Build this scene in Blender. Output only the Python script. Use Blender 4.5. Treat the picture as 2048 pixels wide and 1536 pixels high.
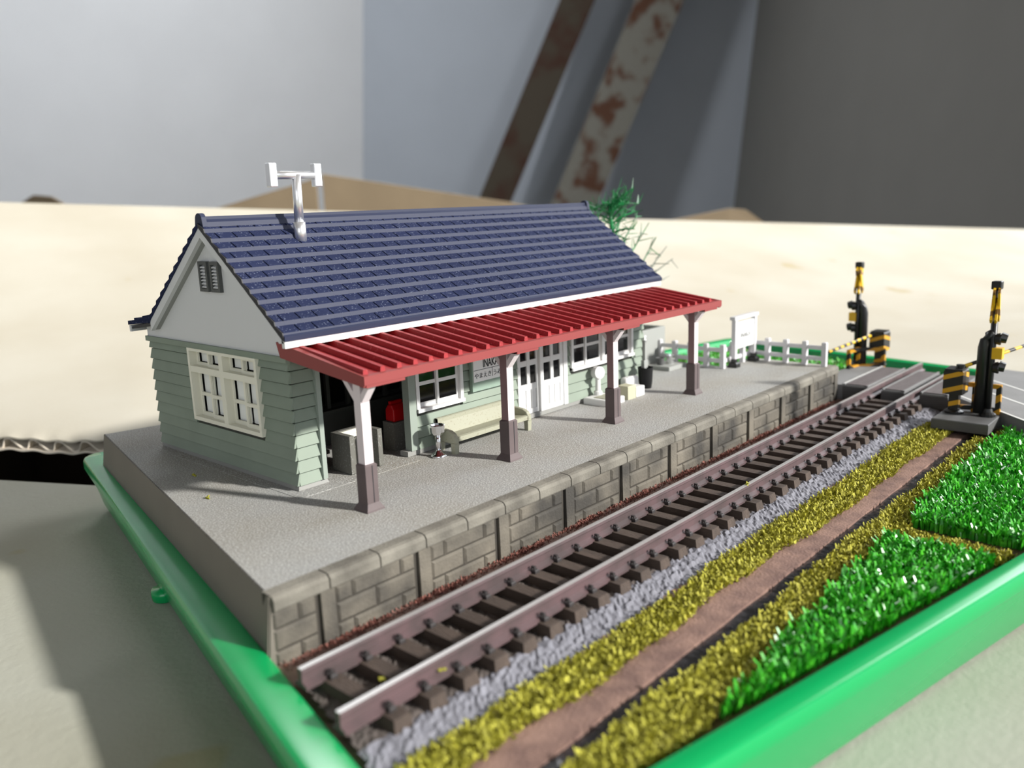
import bpy, math, random
import numpy as np
from mathutils import Vector, Matrix

for _o in list(bpy.data.objects):
    bpy.data.objects.remove(_o, do_unlink=True)
scene = bpy.context.scene
COL = scene.collection
S = 0.001                      # all helper coordinates are millimetres; the scene is in metres
rng = random.Random(7)
nrng = np.random.default_rng(11)

# ------------------------------------------------------------------ camera
YAW, PITCH, ROLL = 0.741673, 0.205865, -0.037729
CAM = np.array([-43.5007, -75.7828, 39.4545])
FPX = 1698.88


def cam_axes():
    cy, sy, cp, sp = math.cos(YAW), math.sin(YAW), math.cos(PITCH), math.sin(PITCH)
    f = np.array([cy * cp, sy * cp, -sp])
    r = np.array([sy, -cy, 0.0])
    u = np.cross(r, f)
    c, s = math.cos(ROLL), math.sin(ROLL)
    return c * r + s * u, -s * r + c * u, f


CR, CU, CF = cam_axes()
cam_data = bpy.data.cameras.new('camera')
cam = bpy.data.objects.new('camera', cam_data)
COL.objects.link(cam)
cam.matrix_world = Matrix(((CR[0], CU[0], -CF[0], CAM[0] * S),
                           (CR[1], CU[1], -CF[1], CAM[1] * S),
                           (CR[2], CU[2], -CF[2], CAM[2] * S),
                           (0, 0, 0, 1)))
cam_data.sensor_width = 36.0
cam_data.lens = FPX / 2048 * 36.0
cam_data.clip_start = 0.005
cam_data.clip_end = 50
cam_data.dof.use_dof = True
cam_data.dof.focus_distance = 0.138
cam_data.dof.aperture_fstop = 27.0
scene.camera = cam

# ------------------------------------------------------------------ light
scene.view_settings.view_transform = 'Standard'
scene.view_settings.look = 'None'
scene.view_settings.gamma = 1.0
scene.view_settings.use_curve_mapping = False
scene.view_settings.exposure = 0.0
scene.cycles.use_denoising = True
scene.cycles.max_bounces = 8
scene.cycles.diffuse_bounces = 4
scene.cycles.sample_clamp_indirect = 4.0

world = bpy.data.worlds.new('world')
scene.world = world
world.use_nodes = True
bg = world.node_tree.nodes['Background']
bg.inputs[0].default_value = (0.75, 0.86, 1.0, 1)
bg.inputs[1].default_value = 0.9

# the room stands a little askew to the box the tray rests on
RU = np.array([0.003, -0.112, 0.9937]); RU /= np.linalg.norm(RU)
RF = np.array([0.7516, 0.6558, 0.0716]); RF -= (RF @ RU) * RU; RF /= np.linalg.norm(RF)
RR = np.cross(RF, RU)


def room(l, d, h):
    """room millimetres: l to the right, d ahead, h up from the camera's place"""
    return CAM + RR * l + RF * d + RU * h


SUN_DIR = Vector((-0.34, 0.94, -0.495)).normalized()
sun_data = bpy.data.lights.new('sun', 'SUN')
sun_data.energy = 6.6
sun_data.angle = math.radians(3.0)
sun_data.color = (1.0, 0.97, 0.92)
sun = bpy.data.objects.new('sun', sun_data)
COL.objects.link(sun)
sun.rotation_mode = 'QUATERNION'
sun.rotation_quaternion = SUN_DIR.to_track_quat('-Z', 'Y')


def area(name, centre, aim, sx, sy, energy, color):
    d = bpy.data.lights.new(name, 'AREA')
    d.shape = 'RECTANGLE'
    d.size, d.size_y = sx * S, sy * S
    d.energy = energy
    d.color = color
    o = bpy.data.objects.new(name, d)
    COL.objects.link(o)
    o.location = Vector(centre) * S
    o.rotation_mode = 'QUATERNION'
    o.rotation_quaternion = Vector(aim).to_track_quat('-Z', 'Y')
    return o


WIN_D0, WIN_D1, WIN_H0, WIN_H1 = -1150, 560, -150, 1050      # window in the right wall
WALL_L, WALL_R, WALL_B, WALL_F, H0, H1 = -833, 1116, 4560, -1700, -760, 1900
area('window_light', room(WALL_R + 60, (WIN_D0 + WIN_D1) / 2, (WIN_H0 + WIN_H1) / 2), -RR, 1650, 1150, 3.0, (0.90, 0.95, 1.0))
area('rear_fill_light', room(-150, WALL_F + 20, 700), RF, 1100, 1200, 6.0, (0.97, 0.98, 1.0))  # added fill from behind the camera, no window known there
area('wall_fill_light', room(WALL_R - 35, 1280, 700), -RR, 900, 1300, 22.0, (0.93, 0.96, 1.0))  # added fill on the unbroken wall, brightens the left wall


# ------------------------------------------------------------------ materials
def lin(c):
    out = []
    for v in c:
        v /= 255.0
        out.append(v / 12.92 if v <= 0.04045 else ((v + 0.055) / 1.055) ** 2.4)
    return out


def mat(name, rgb, rough=0.6, metal=0.0, var=0.0, vmm=3.0, rgb2=None, bump=0.0, bmm=0.5, specks=0.0, smm=0.35,
        speck_rgb=(215, 215, 210), spec=0.5, trans=0.0, stretch=None, coat=0.0, lo=0.35, hi=0.65):
    m = bpy.data.materials.new(name)
    m.use_nodes = True
    nt = m.node_tree
    N, L = nt.nodes, nt.links
    b = N['Principled BSDF']
    b.inputs['Roughness'].default_value = rough
    b.inputs['Metallic'].default_value = metal
    b.inputs['Specular IOR Level'].default_value = spec
    b.inputs['Coat Weight'].default_value = coat
    base = lin(rgb)
    b.inputs['Base Color'].default_value = (*base, 1)
    if trans:
        b.inputs['Transmission Weight'].default_value = trans
    geo = None
    if var or bump or specks or rgb2:
        geo = N.new('ShaderNodeNewGeometry')
        vec = geo.outputs['Position']
        if stretch:
            mp = N.new('ShaderNodeMapping')
            mp.inputs['Scale'].default_value = stretch
            L.new(vec, mp.inputs['Vector'])
            vec = mp.outputs['Vector']
    col = None
    if var or rgb2:
        no = N.new('ShaderNodeTexNoise')
        no.inputs['Scale'].default_value = 1000.0 / vmm
        no.inputs['Detail'].default_value = 4
        L.new(vec, no.inputs['Vector'])
        ra = N.new('ShaderNodeValToRGB')
        ra.color_ramp.elements[0].position = lo
        ra.color_ramp.elements[1].position = hi
        c2 = lin(rgb2) if rgb2 else base
        ra.color_ramp.elements[0].color = (*[min(1, v * (1 + var)) for v in base], 1)
        ra.color_ramp.elements[1].color = (*[v * (1 - var) for v in c2], 1)
        L.new(no.outputs['Fac'], ra.inputs['Fac'])
        col = ra.outputs['Color']
    if specks:
        vo = N.new('ShaderNodeTexNoise')
        vo.inputs['Scale'].default_value = 1000.0 / smm
        vo.inputs['Detail'].default_value = 2
        L.new(vec, vo.inputs['Vector'])
        r2 = N.new('ShaderNodeValToRGB')
        r2.color_ramp.elements[0].position = 1.0 - specks
        r2.color_ramp.elements[0].color = (0, 0, 0, 1)
        r2.color_ramp.elements[1].position = min(1.0, 1.0 - specks + 0.04)
        L.new(vo.outputs['Fac'], r2.inputs['Fac'])
        mx = N.new('ShaderNodeMixRGB')
        L.new(r2.outputs['Color'], mx.inputs['Fac'])
        if col:
            L.new(col, mx.inputs['Color1'])
        else:
            mx.inputs['Color1'].default_value = (*base, 1)
        mx.inputs['Color2'].default_value = (*lin(speck_rgb), 1)
        col = mx.outputs['Color']
    if col:
        L.new(col, b.inputs['Base Color'])
    if bump:
        bn = N.new('ShaderNodeTexNoise')
        bn.inputs['Scale'].default_value = 1000.0 / bmm
        bn.inputs['Detail'].default_value = 3
        L.new(vec, bn.inputs['Vector'])
        bu = N.new('ShaderNodeBump')
        bu.inputs['Strength'].default_value = min(1.0, bump)
        bu.inputs['Distance'].default_value = bmm * 0.0003
        L.new(bn.outputs['Fac'], bu.inputs['Height'])
        L.new(bu.outputs['Normal'], b.inputs['Normal'])
    return m


def stripes(name, a, b_, period_mm, axis, rough=0.45, cut=0.5):
    """painted hazard stripes: two flat paints in bands along a direction"""
    m = bpy.data.materials.new(name)
    m.use_nodes = True
    N, L = m.node_tree.nodes, m.node_tree.links
    b = N['Principled BSDF']
    b.inputs['Roughness'].default_value = rough
    geo = N.new('ShaderNodeNewGeometry')
    dot = N.new('ShaderNodeVectorMath'); dot.operation = 'DOT_PRODUCT'
    ax = Vector(axis).normalized()
    dot.inputs[1].default_value = ax
    L.new(geo.outputs['Position'], dot.inputs[0])
    mu = N.new('ShaderNodeMath'); mu.operation = 'MULTIPLY'
    mu.inputs[1].default_value = 1000.0 / period_mm
    L.new(dot.outputs['Value'], mu.inputs[0])
    fr = N.new('ShaderNodeMath'); fr.operation = 'FRACT'
    L.new(mu.outputs[0], fr.inputs[0])
    gt = N.new('ShaderNodeMath'); gt.operation = 'GREATER_THAN'
    gt.inputs[1].default_value = cut
    L.new(fr.outputs[0], gt.inputs[0])
    mx = N.new('ShaderNodeMixRGB')
    L.new(gt.outputs[0], mx.inputs['Fac'])
    mx.inputs['Color1'].default_value = (*lin(a), 1)
    mx.inputs['Color2'].default_value = (*lin(b_), 1)
    L.new(mx.outputs['Color'], b.inputs['Base Color'])
    return m


M = {}
M['tray'] = mat('tray_plastic', (0, 156, 84), 0.22, var=0.03, vmm=20, spec=0.6)
M['deck'] = mat('platform_concrete', (144, 144, 142), 0.85, var=0.04, vmm=18, rgb2=(144, 140, 131), bump=1.0, bmm=0.3, specks=0.45, smm=0.22, speck_rgb=(182, 182, 178))
M['side'] = mat('platform_side', (112, 106, 97), 0.75, var=0.04, vmm=8)
M['brick'] = mat('facing_brick', (108, 102, 91), 0.85, var=0.14, vmm=9, rgb2=(64, 61, 56), bump=0.8, bmm=0.35)
M['coping'] = mat('coping_stone', (124, 120, 110), 0.85, var=0.10, vmm=7, rgb2=(96, 92, 84), bump=0.7, bmm=0.35)
M['joint'] = mat('masonry_joint', (58, 54, 48), 0.9)
M['sage'] = mat('sage_siding', (127, 139, 125), 0.65, var=0.04, vmm=6)
M['sage_dark'] = mat('plinth_grey', (138, 138, 134), 0.75, var=0.05, vmm=6)
M['trim'] = mat('sage_trim', (138, 148, 138), 0.6)
M['white'] = mat('white_plastic', (216, 216, 214), 0.5)
M['cream'] = mat('cream_window', (226, 224, 208), 0.5)
M['gable'] = mat('gable_white', (208, 209, 210), 0.55)
M['navy'] = mat('navy_tile', (36, 42, 68), 0.95, var=0.08, vmm=12, specks=0.37, smm=0.3, speck_rgb=(96, 102, 120), spec=0.08)
M['black'] = mat('dark_edge', (34, 34, 38), 0.6)
M['red'] = mat('red_canopy', (148, 29, 33), 0.5, var=0.06, vmm=8, specks=0.33, smm=0.35, speck_rgb=(176, 96, 90))
M['red_face'] = mat('red_canopy_edge', (136, 56, 54), 0.55)
M['post'] = mat('post_white', (214, 203, 204), 0.5)
M['post_mauve'] = mat('post_mauve_face', (128, 100, 102), 0.55)
M['brown'] = mat('post_brown', (90, 78, 78), 0.65, var=0.06, vmm=3)
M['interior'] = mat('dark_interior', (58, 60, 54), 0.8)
M['vent'] = mat('vent_grey', (78, 80, 79), 0.6)
M['navy_lip'] = mat('navy_tile_lip', (34, 40, 64), 0.58, spec=0.35)
M['glass'] = mat('window_glass', (20, 22, 24), 0.05, spec=0.8)
M['backing'] = mat('window_backing', (236, 238, 236), 0.03, trans=0.0, spec=0.9)
M['chrome'] = mat('chrome', (232, 232, 234), 0.14, metal=1.0)
M['silver'] = mat('silver_plating', (240, 240, 242), 0.3, metal=0.85)
M['bench'] = mat('bench_cream', (152, 152, 133), 0.6, specks=0.38, smm=0.35, speck_rgb=(138, 135, 114))
M['concrete'] = mat('grey_moulding', (150, 152, 148), 0.7)
M['booth'] = mat('booth_grey', (98, 97, 90), 0.75, specks=0.38, smm=0.3, speck_rgb=(130, 130, 126))
M['phone'] = mat('phone_red', (176, 12, 18), 0.3)
M['bin'] = mat('bin_black', (16, 16, 17), 0.5, spec=0.3)
M['beige'] = mat('beige_box', (178, 176, 150), 0.6)
M['rail_head'] = mat('rail_steel', (190, 188, 187), 0.38, metal=0.45, spec=0.8)
M['rail_web'] = mat('rail_rust_paint', (88, 69, 71), 0.55, var=0.10, vmm=4, rgb2=(76, 64, 64))
M['sleeper'] = mat('sleeper_brown', (72, 60, 52), 0.8, var=0.2, vmm=4, bump=0.9, bmm=0.5, stretch=(3, 0.5, 1))
M['chair'] = mat('rail_chair', (48, 44, 44), 0.6)
M['ballast'] = mat('grey_ballast', (118, 118, 126), 0.75, var=0.12, vmm=2.0, bump=0.6, bmm=0.5)
M['track_bed'] = mat('track_bed', (92, 84, 80), 0.85, var=0.2, vmm=3, bump=0.8, bmm=0.6)
M['dirt'] = mat('brown_dirt', (134, 106, 94), 0.9, var=0.10, vmm=3, rgb2=(114, 88, 80), bump=1.0, bmm=0.4)
M['earth'] = mat('dark_earth', (92, 80, 46), 0.9, var=0.25, vmm=4, bump=1.0, bmm=0.6)
M['ditch'] = mat('ditch_water', (50, 50, 52), 0.22, var=0.15, vmm=6, bump=0.35, bmm=2.5, spec=0.6)
M['flock'] = mat('yellow_flock', (178, 174, 62), 0.75, var=0.16, vmm=1.0, rgb2=(138, 134, 34))
M['turf'] = mat('green_turf', (86, 190, 50), 0.28, var=0.12, vmm=1.2, rgb2=(38, 146, 34), spec=0.7)
M['rust_flock'] = mat('rust_flock', (126, 80, 70), 0.9, var=0.3, vmm=0.8)
M['road'] = mat('road_grey', (126, 126, 126), 0.8, var=0.05, vmm=6, bump=0.4, bmm=0.5)
M['plank'] = mat('crossing_plank', (96, 88, 88), 0.75, var=0.1, vmm=3, stretch=(0.4, 3, 1))
M['road_line'] = mat('road_line', (214, 214, 210), 0.6)
M['fence'] = mat('fence_white', (206, 204, 206), 0.5)
M['yellow'] = mat('hazard_yellow', (222, 172, 22), 0.4)
M['gate_black'] = mat('gate_black', (28, 28, 28), 0.38)
M['haz_yz'] = stripes('hazard_stripe_frame', (26, 24, 22), (196, 140, 24), 2.2, (0.55, 0.75, 1.0))
M['haz_box'] = stripes('hazard_stripe_box', (30, 30, 28), (206, 152, 26), 2.6, (0.25, 0.35, 1.0), cut=0.66)
M['slab'] = mat('slab_dark', (84, 84, 84), 0.7, var=0.05, vmm=4)
M['tree'] = mat('tree_green', (16, 120, 62), 0.35, var=0.2, vmm=2, rgb2=(10, 84, 40))
M['tree_bare'] = mat('tree_twig', (96, 104, 92), 0.5)
M['card'] = mat('grey_cardboard', (188, 183, 169), 0.9, var=0.03, vmm=60, rgb2=(184, 177, 160), bump=0.12, bmm=1.2, specks=0.30, smm=30, speck_rgb=(174, 160, 128))
M['card_grey'] = mat('near_cardboard', (166, 166, 154), 0.9, var=0.03, vmm=50, rgb2=(160, 158, 142), bump=0.25, bmm=1.2, specks=0.31, smm=24, speck_rgb=(156, 150, 122))
M['flute'] = mat('flute_paper', (222, 212, 196), 0.9)
M['kraft'] = mat('kraft_cardboard', (150, 132, 106), 0.9, var=0.05, vmm=30)
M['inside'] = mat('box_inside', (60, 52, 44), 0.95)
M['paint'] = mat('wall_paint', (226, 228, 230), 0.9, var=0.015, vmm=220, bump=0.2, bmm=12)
M['wall_shade_blue'] = mat('blue_shaded_wall', (178, 185, 194), 0.9, var=0.015, vmm=220, bump=0.2, bmm=12)  # back wall's dimmer, bluish light is put into this colour
M['wall_shade_grey'] = mat('grey_shaded_wall', (116, 115, 111), 0.9, var=0.02, vmm=220, bump=0.2, bmm=12)  # shade on the window's own wall is put into this colour
M['ceiling'] = mat('ceiling_boards', (150, 140, 125), 0.9)
M['floor'] = mat('floor_boards', (120, 112, 100), 0.7, var=0.1, vmm=90)
M['frame_paint'] = mat('window_frame_paint', (235, 235, 235), 0.5)
M['rust'] = mat('rusty_steel', (126, 124, 115), 0.75, var=0.04, vmm=90, rgb2=(92, 58, 38), lo=0.50, hi=0.62, bump=0.3, bmm=20)
M['rust_dark'] = mat('brown_steel', (66, 58, 46), 0.8, var=0.1, vmm=120, rgb2=(66, 38, 22), lo=0.45, hi=0.65)
M['fill'] = mat('fill_glow', (235, 238, 242), 0.6)  # glows as the pane of the added fill panel
_fb = M['fill'].node_tree.nodes['Principled BSDF']
_fb.inputs['Emission Color'].default_value = (0.93, 0.96, 1.0, 1)
_fb.inputs['Emission Strength'].default_value = 1.5
M['ink'] = mat('black_ink', (24, 24, 26), 0.6)
M['faint_ink'] = mat('pale_ink', (170, 170, 170), 0.6)
M['sign'] = mat('sign_white', (232, 232, 230), 0.45)
M['sign_back'] = mat('sign_back_green', (132, 152, 138), 0.6)


# ------------------------------------------------------------------ mesh builder
class MB:
    def __init__(self):
        self.v, self.f = [], []

    def poly(self, pts, faces):
        n = len(self.v)
        self.v += [tuple(p) for p in pts]
        self.f += [tuple(i + n for i in fc) for fc in faces]
        return self

    def box(self, x0, x1, y0, y1, z0, z1):
        return self.poly([(x0, y0, z0), (x1, y0, z0), (x1, y1, z0), (x0, y1, z0), (x0, y0, z1), (x1, y0, z1), (x1, y1, z1), (x0, y1, z1)],
                         [(0, 3, 2, 1), (4, 5, 6, 7), (0, 1, 5, 4), (1, 2, 6, 5), (2, 3, 7, 6), (3, 0, 4, 7)])

    def chamfer(self, x0, x1, y0, y1, z0, z1, c):
        """box whose top edges are chamfered"""
        a = [(x0, y0), (x1, y0), (x1, y1), (x0, y1)]
        b = [(x0 + c, y0 + c), (x1 - c, y0 + c), (x1 - c, y1 - c), (x0 + c, y1 - c)]
        pts = [(*p, z0) for p in a] + [(*p, z1 - c) for p in a] + [(*p, z1) for p in b]
        fc = [(0, 3, 2, 1), (8, 9, 10, 11)]
        for k in (0, 4):
            for i in range(4):
                j = (i + 1) % 4
                fc.append((k + i, k + j, k + 4 + j, k + 4 + i))
        return self.poly(pts, fc)

    def prism(self, pts2, lo, hi, axis='x'):
        """closed 2-D outline swept along an axis; outline coordinates are the two other axes in order"""
        n = len(pts2)

        def mk(a, b, t):
            return {'x': (t, a, b), 'y': (a, t, b), 'z': (a, b, t)}[axis]
        pts = [mk(a, b, lo) for a, b in pts2] + [mk(a, b, hi) for a, b in pts2]
        fc = [tuple(range(n))[::-1], tuple(range(n, 2 * n))]
        for i in range(n):
            j = (i + 1) % n
            fc.append((i, j, n + j, n + i))
        return self.poly(pts, fc)

    def bar(self, a, b, w, h=None, up=(0, 0, 1)):
        """rectangular bar between two points"""
        h = h or w
        a, b = Vector(a), Vector(b)
        d = (b - a).normalized()
        u = Vector(up)
        if abs(d.dot(u)) > 0.98:
            u = Vector((1, 0, 0))
        s = d.cross(u).normalized()
        t = s.cross(d).normalized()
        pts = []
        for p in (a, b):
            for i, j in ((-1, -1), (1, -1), (1, 1), (-1, 1)):
                pts.append(p + s * (i * w / 2) + t * (j * h / 2))
        return self.poly(pts, [(0, 3, 2, 1), (4, 5, 6, 7), (0, 1, 5, 4), (1, 2, 6, 5), (2, 3, 7, 6), (3, 0, 4, 7)])

    def tube(self, path, r, n=8):
        """round tube along a path, r a number or a list"""
        path = [Vector(p) for p in path]
        rr = r if isinstance(r, (list, tuple)) else [r] * len(path)
        base = len(self.v)
        for i, p in enumerate(path):
            d = (path[min(i + 1, len(path) - 1)] - path[max(i - 1, 0)]).normalized()
            u = Vector((0, 0, 1)) if abs(d.z) < 0.95 else Vector((1, 0, 0))
            s = d.cross(u).normalized()
            t = s.cross(d)
            for k in range(n):
                a = 2 * math.pi * k / n
                self.v.append(tuple(p + s * (rr[i] * math.cos(a)) + t * (rr[i] * math.sin(a))))
        for i in range(len(path) - 1):
            for k in range(n):
                j = (k + 1) % n
                self.f.append((base + i * n + k, base + i * n + j, base + (i + 1) * n + j, base + (i + 1) * n + k))
        self.f.append(tuple(base + k for k in range(n))[::-1])
        self.f.append(tuple(base + (len(path) - 1) * n + k for k in range(n)))
        return self

    def lathe(self, cx, cy, prof, n=20):
        base = len(self.v)
        for r, z in prof:
            for k in range(n):
                a = 2 * math.pi * k / n
                self.v.append((cx + r * math.cos(a), cy + r * math.sin(a), z))
        for i in range(len(prof) - 1):
            for k in range(n):
                j = (k + 1) % n
                self.f.append((base + i * n + k, base + i * n + j, base + (i + 1) * n + j, base + (i + 1) * n + k))
        self.f.append(tuple(base + k for k in range(n))[::-1])
        self.f.append(tuple(base + (len(prof) - 1) * n + k for k in range(n)))
        return self

    def mesh(self, name, material, org=(0, 0, 0), smooth=False):
        me = bpy.data.meshes.new(name)
        o = Vector(org)
        me.from_pydata([(Vector(p) - o) * S for p in self.v], [], self.f)
        me.materials.append(M[material] if isinstance(material, str) else material)
        if smooth:
            me.polygons.foreach_set('use_smooth', [True] * len(me.polygons))
        me.update()
        return me

    def build(self, name, material, parent=None, smooth=False, bevel=0.0, segs=2):
        """absolute millimetres in, one linked object out, placed under its parent"""
        if parent is not None:
            org = abs_org(parent)
        else:
            org = self.base()
        me = self.mesh(name, material, org, smooth)
        o = bpy.data.objects.new(name, me)
        COL.objects.link(o)
        if parent is not None:
            o.parent = parent
            o['_org'] = [0.0, 0.0, 0.0]
        else:
            o.location = Vector(org) * S
        if bevel:
            b = o.modifiers.new('bevel', 'BEVEL')
            b.width = bevel * S
            b.segments = segs
            b.limit_method = 'ANGLE'
            b.angle_limit = math.radians(40)
        if '_org' in o:
            del o['_org']
        return o

    def base(self):
        xs, ys, zs = zip(*self.v)
        return ((min(xs) + max(xs)) / 2, (min(ys) + max(ys)) / 2, min(zs))


def abs_org(o):
    p = Vector((0, 0, 0))
    while o is not None:
        p += o.location
        o = o.parent
    return p / S


def tag(o, label=None, cat=None, group=None, kind=None):
    if label: o['label'] = label
    if cat: o['category'] = cat
    if group: o['group'] = group
    if kind: o['kind'] = kind
    return o


def thing(name, org, label, cat, group=None):
    o = bpy.data.objects.new(name, None)
    o.empty_display_size = 0.005
    COL.objects.link(o)
    o.location = Vector(org) * S
    return tag(o, label, cat, group)


def put(name, me, parent, pos):
    """an object sharing mesh data, its mesh origin put at an absolute position in millimetres"""
    o = bpy.data.objects.new(name, me)
    COL.objects.link(o)
    o.parent = parent
    o.location = (Vector(pos) - (abs_org(parent) if parent else Vector())) * S
    return o


def one(name, mb, material, label, cat, group=None, **k):
    return tag(mb.build(name, material, **k), label, cat, group)


# ------------------------------------------------------------------ tray frame
TH = math.radians(-11.6)
TU = np.array([math.cos(TH), math.sin(TH)])
TV = np.array([-TU[1], TU[0]])


def tr(u, v, z):
    p = TU * u + TV * v
    return (p[0], p[1], z)


T_U0, T_U1, T_V0, T_V1 = -3.9, 196.2, -41.8, 100.8     # outer rim
RIM = -6.0
TABLE = -17.5
GROUND = -8.0


def splay(pu, pv, inset=0.0):
    """the tray's left side splays a little and has a wider rim"""
    return pu + (0.036 * pv - 1.2 + 0.4 * inset) * (1 - (pu - T_U0) / (T_U1 - T_U0))


def ring(inset, z, rad, n=6):
    out = []
    u0, u1, v0, v1 = T_U0 + inset, T_U1 - inset, T_V0 + inset, T_V1 - inset
    r = max(0.6, rad - inset)
    for cx, cy, a0 in ((u1 - r, v0 + r, -90), (u1 - r, v1 - r, 0), (u0 + r, v1 - r, 90), (u0 + r, v0 + r, 180)):
        for k in range(n + 1):
            a = math.radians(a0 + 90 * k / n)
            pu, pv = cx + r * math.cos(a), cy + r * math.sin(a)
            out.append(tr(splay(pu, pv, min(inset, 3.2) if z > RIM - 1 else 0.0), pv, z))
    return out


# ================================================================== THE ROOM
def quad_slab(pts, thick, inward):
    """slab whose visible face is pts (room points) and whose body lies behind it"""
    mb = MB()
    back = [np.array(p) - np.array(inward) * thick for p in pts]
    n = len(pts)
    fc = [tuple(range(n)), tuple(range(n, 2 * n))[::-1]]
    for i in range(n):
        j = (i + 1) % n
        fc.append((j, i, n + i, n + j))
    mb.poly(list(pts) + back, fc)
    return mb


def struct(name, mb, material, label=None, cat=None):
    o = mb.build(name, material)
    o['kind'] = 'structure'
    return tag(o, label, cat)


struct('wall_back', quad_slab([room(WALL_L - 60, WALL_B, H0), room(WALL_R + 60, WALL_B, H0), room(WALL_R + 60, WALL_B, H1), room(WALL_L - 60, WALL_B, H1)], 60, -RF), 'wall_shade_blue',
       'back wall, blue grey shade put into its colour, behind the two leaning steel beams', 'wall')
WALL_S, CORNER_D = -2300, 3550
wl = MB()
q = quad_slab([room(WALL_S, CORNER_D, H0), room(WALL_L, WALL_B, H0), room(WALL_L, WALL_B, H1), room(WALL_S, CORNER_D, H1)], 60, RR * 0.567 - RF * 0.823)
wl.poly(q.v, q.f)
q = quad_slab([room(WALL_S, WALL_F, H0), room(WALL_S, CORNER_D, H0), room(WALL_S, CORNER_D, H1), room(WALL_S, WALL_F, H1)], 60, RR)
wl.poly(q.v, q.f)
struct('wall_left', wl, 'paint',
       'bright white painted wall facing the window', 'wall')
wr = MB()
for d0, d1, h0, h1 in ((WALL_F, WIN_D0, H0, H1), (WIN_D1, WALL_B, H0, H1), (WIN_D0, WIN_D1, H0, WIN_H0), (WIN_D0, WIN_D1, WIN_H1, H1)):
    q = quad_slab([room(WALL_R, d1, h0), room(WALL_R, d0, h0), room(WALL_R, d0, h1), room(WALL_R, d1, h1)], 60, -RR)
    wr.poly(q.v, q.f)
struct('wall_right', wr, 'wall_shade_grey', 'wall beside the window, dark grey shade put into its colour', 'wall')
wf = MB()
for l0, l1, h0, h1 in ((WALL_S, -700, H0, H1), (400, WALL_R, H0, H1), (-700, 400, H0, 100), (-700, 400, 1300, H1)):
    q = quad_slab([room(l0, WALL_F, h0), room(l1, WALL_F, h0), room(l1, WALL_F, h1), room(l0, WALL_F, h1)], 60, RF)
    wf.poly(q.v, q.f)
struct('wall_front', wf, 'paint', 'white painted wall with a wide opening added for fill light', 'wall')
struct('ceiling', quad_slab([room(WALL_S, WALL_F, H1), room(WALL_S, WALL_B, H1), room(WALL_R, WALL_B, H1), room(WALL_R, WALL_F, H1)], 60, -RU), 'ceiling', 'plain ceiling of the room', 'ceiling')
FLOOR_Z = -430.0
cs = [room(WALL_S, WALL_F, 0), room(WALL_R, WALL_F, 0), room(WALL_R, WALL_B, 0), room(WALL_S, WALL_B, 0)]
struct('floor', MB().prism([(p[0], p[1]) for p in cs], FLOOR_Z - 30, FLOOR_Z, 'z'), 'floor', 'brown floor under the cardboard box', 'floor')
wd = MB()
for d in (WIN_D0 + 25, (WIN_D0 + WIN_D1) / 2 - 420, WIN_D1 - 25):
    a, b = room(WALL_R + 30, d, WIN_H0), room(WALL_R + 30, d, WIN_H1)
    wd.bar(a, b, 50, 50, up=RF)
for h in (WIN_H0 + 25, WIN_H1 - 25):
    a, b = room(WALL_R + 30, WIN_D0, h), room(WALL_R + 30, WIN_D1, h)
    wd.bar(a, b, 50, 50, up=RU)
struct('window_1', wd, 'frame_paint', 'white window frame in the right wall', 'window')

fz = MB()  # added panel on the unbroken wall, framing the fill light
for d in (820, 1740):
    fz.bar(room(WALL_R - 15, d, 20), room(WALL_R - 15, d, 1380), 40, 30, up=RF)
for h in (30, 1370):
    fz.bar(room(WALL_R - 15, 820, h), room(WALL_R - 15, 1740, h), 40, 30, up=RU)
fzo = struct('fill_panel', fz, 'frame_paint', 'frosted panel with white frame added to brighten the left wall', 'window')
quad_slab([room(WALL_R - 8, 1740, 30), room(WALL_R - 8, 820, 30), room(WALL_R - 8, 820, 1370), room(WALL_R - 8, 1740, 1370)], 6, -RR).build('fill_pane', 'fill', fzo)

# added lamp under the ceiling, there to brighten the left wall
cl = thing('fill_lamp', room(-1000, 2700, H1 - 90), 'added fill lamp under the ceiling in front of the bright wall', 'lamp')
MB().bar(room(-1700, 2700, H1 - 30), room(-300, 2700, H1 - 30), 180, 50, up=RU).build('housing', 'frame_paint', cl)
MB().tube([room(-1650, 2700, H1 - 75), room(-350, 2700, H1 - 75)], 16, 12).build('tube', 'frame_paint', cl)
area('fill_lamp_light', room(-1000, 2700, H1 - 110), -RU, 1300, 120, 38.0, (0.95, 0.97, 1.0))

# two steel beams leaning on the back wall
def channel(a, b, width, depth, t, side, front):
    """C-channel: web towards the viewer, flanges going back"""
    a, b = np.array(a), np.array(b)
    mb = MB()
    prof = [(-width / 2, 0), (width / 2, 0), (width / 2, depth), (width / 2 - t, depth), (width / 2 - t, t), (-width / 2 + t, t), (-width / 2 + t, depth), (-width / 2, depth)]
    n = len(prof)
    pts = [a + side * x + front * y for x, y in prof] + [b + side * x + front * y for x, y in prof]
    fc = [tuple(range(n))[::-1], tuple(range(n, 2 * n))]
    for i in range(n):
        j = (i + 1) % n
        fc.append((i, j, n + j, n + i))
    return mb.poly(pts, fc)


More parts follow.
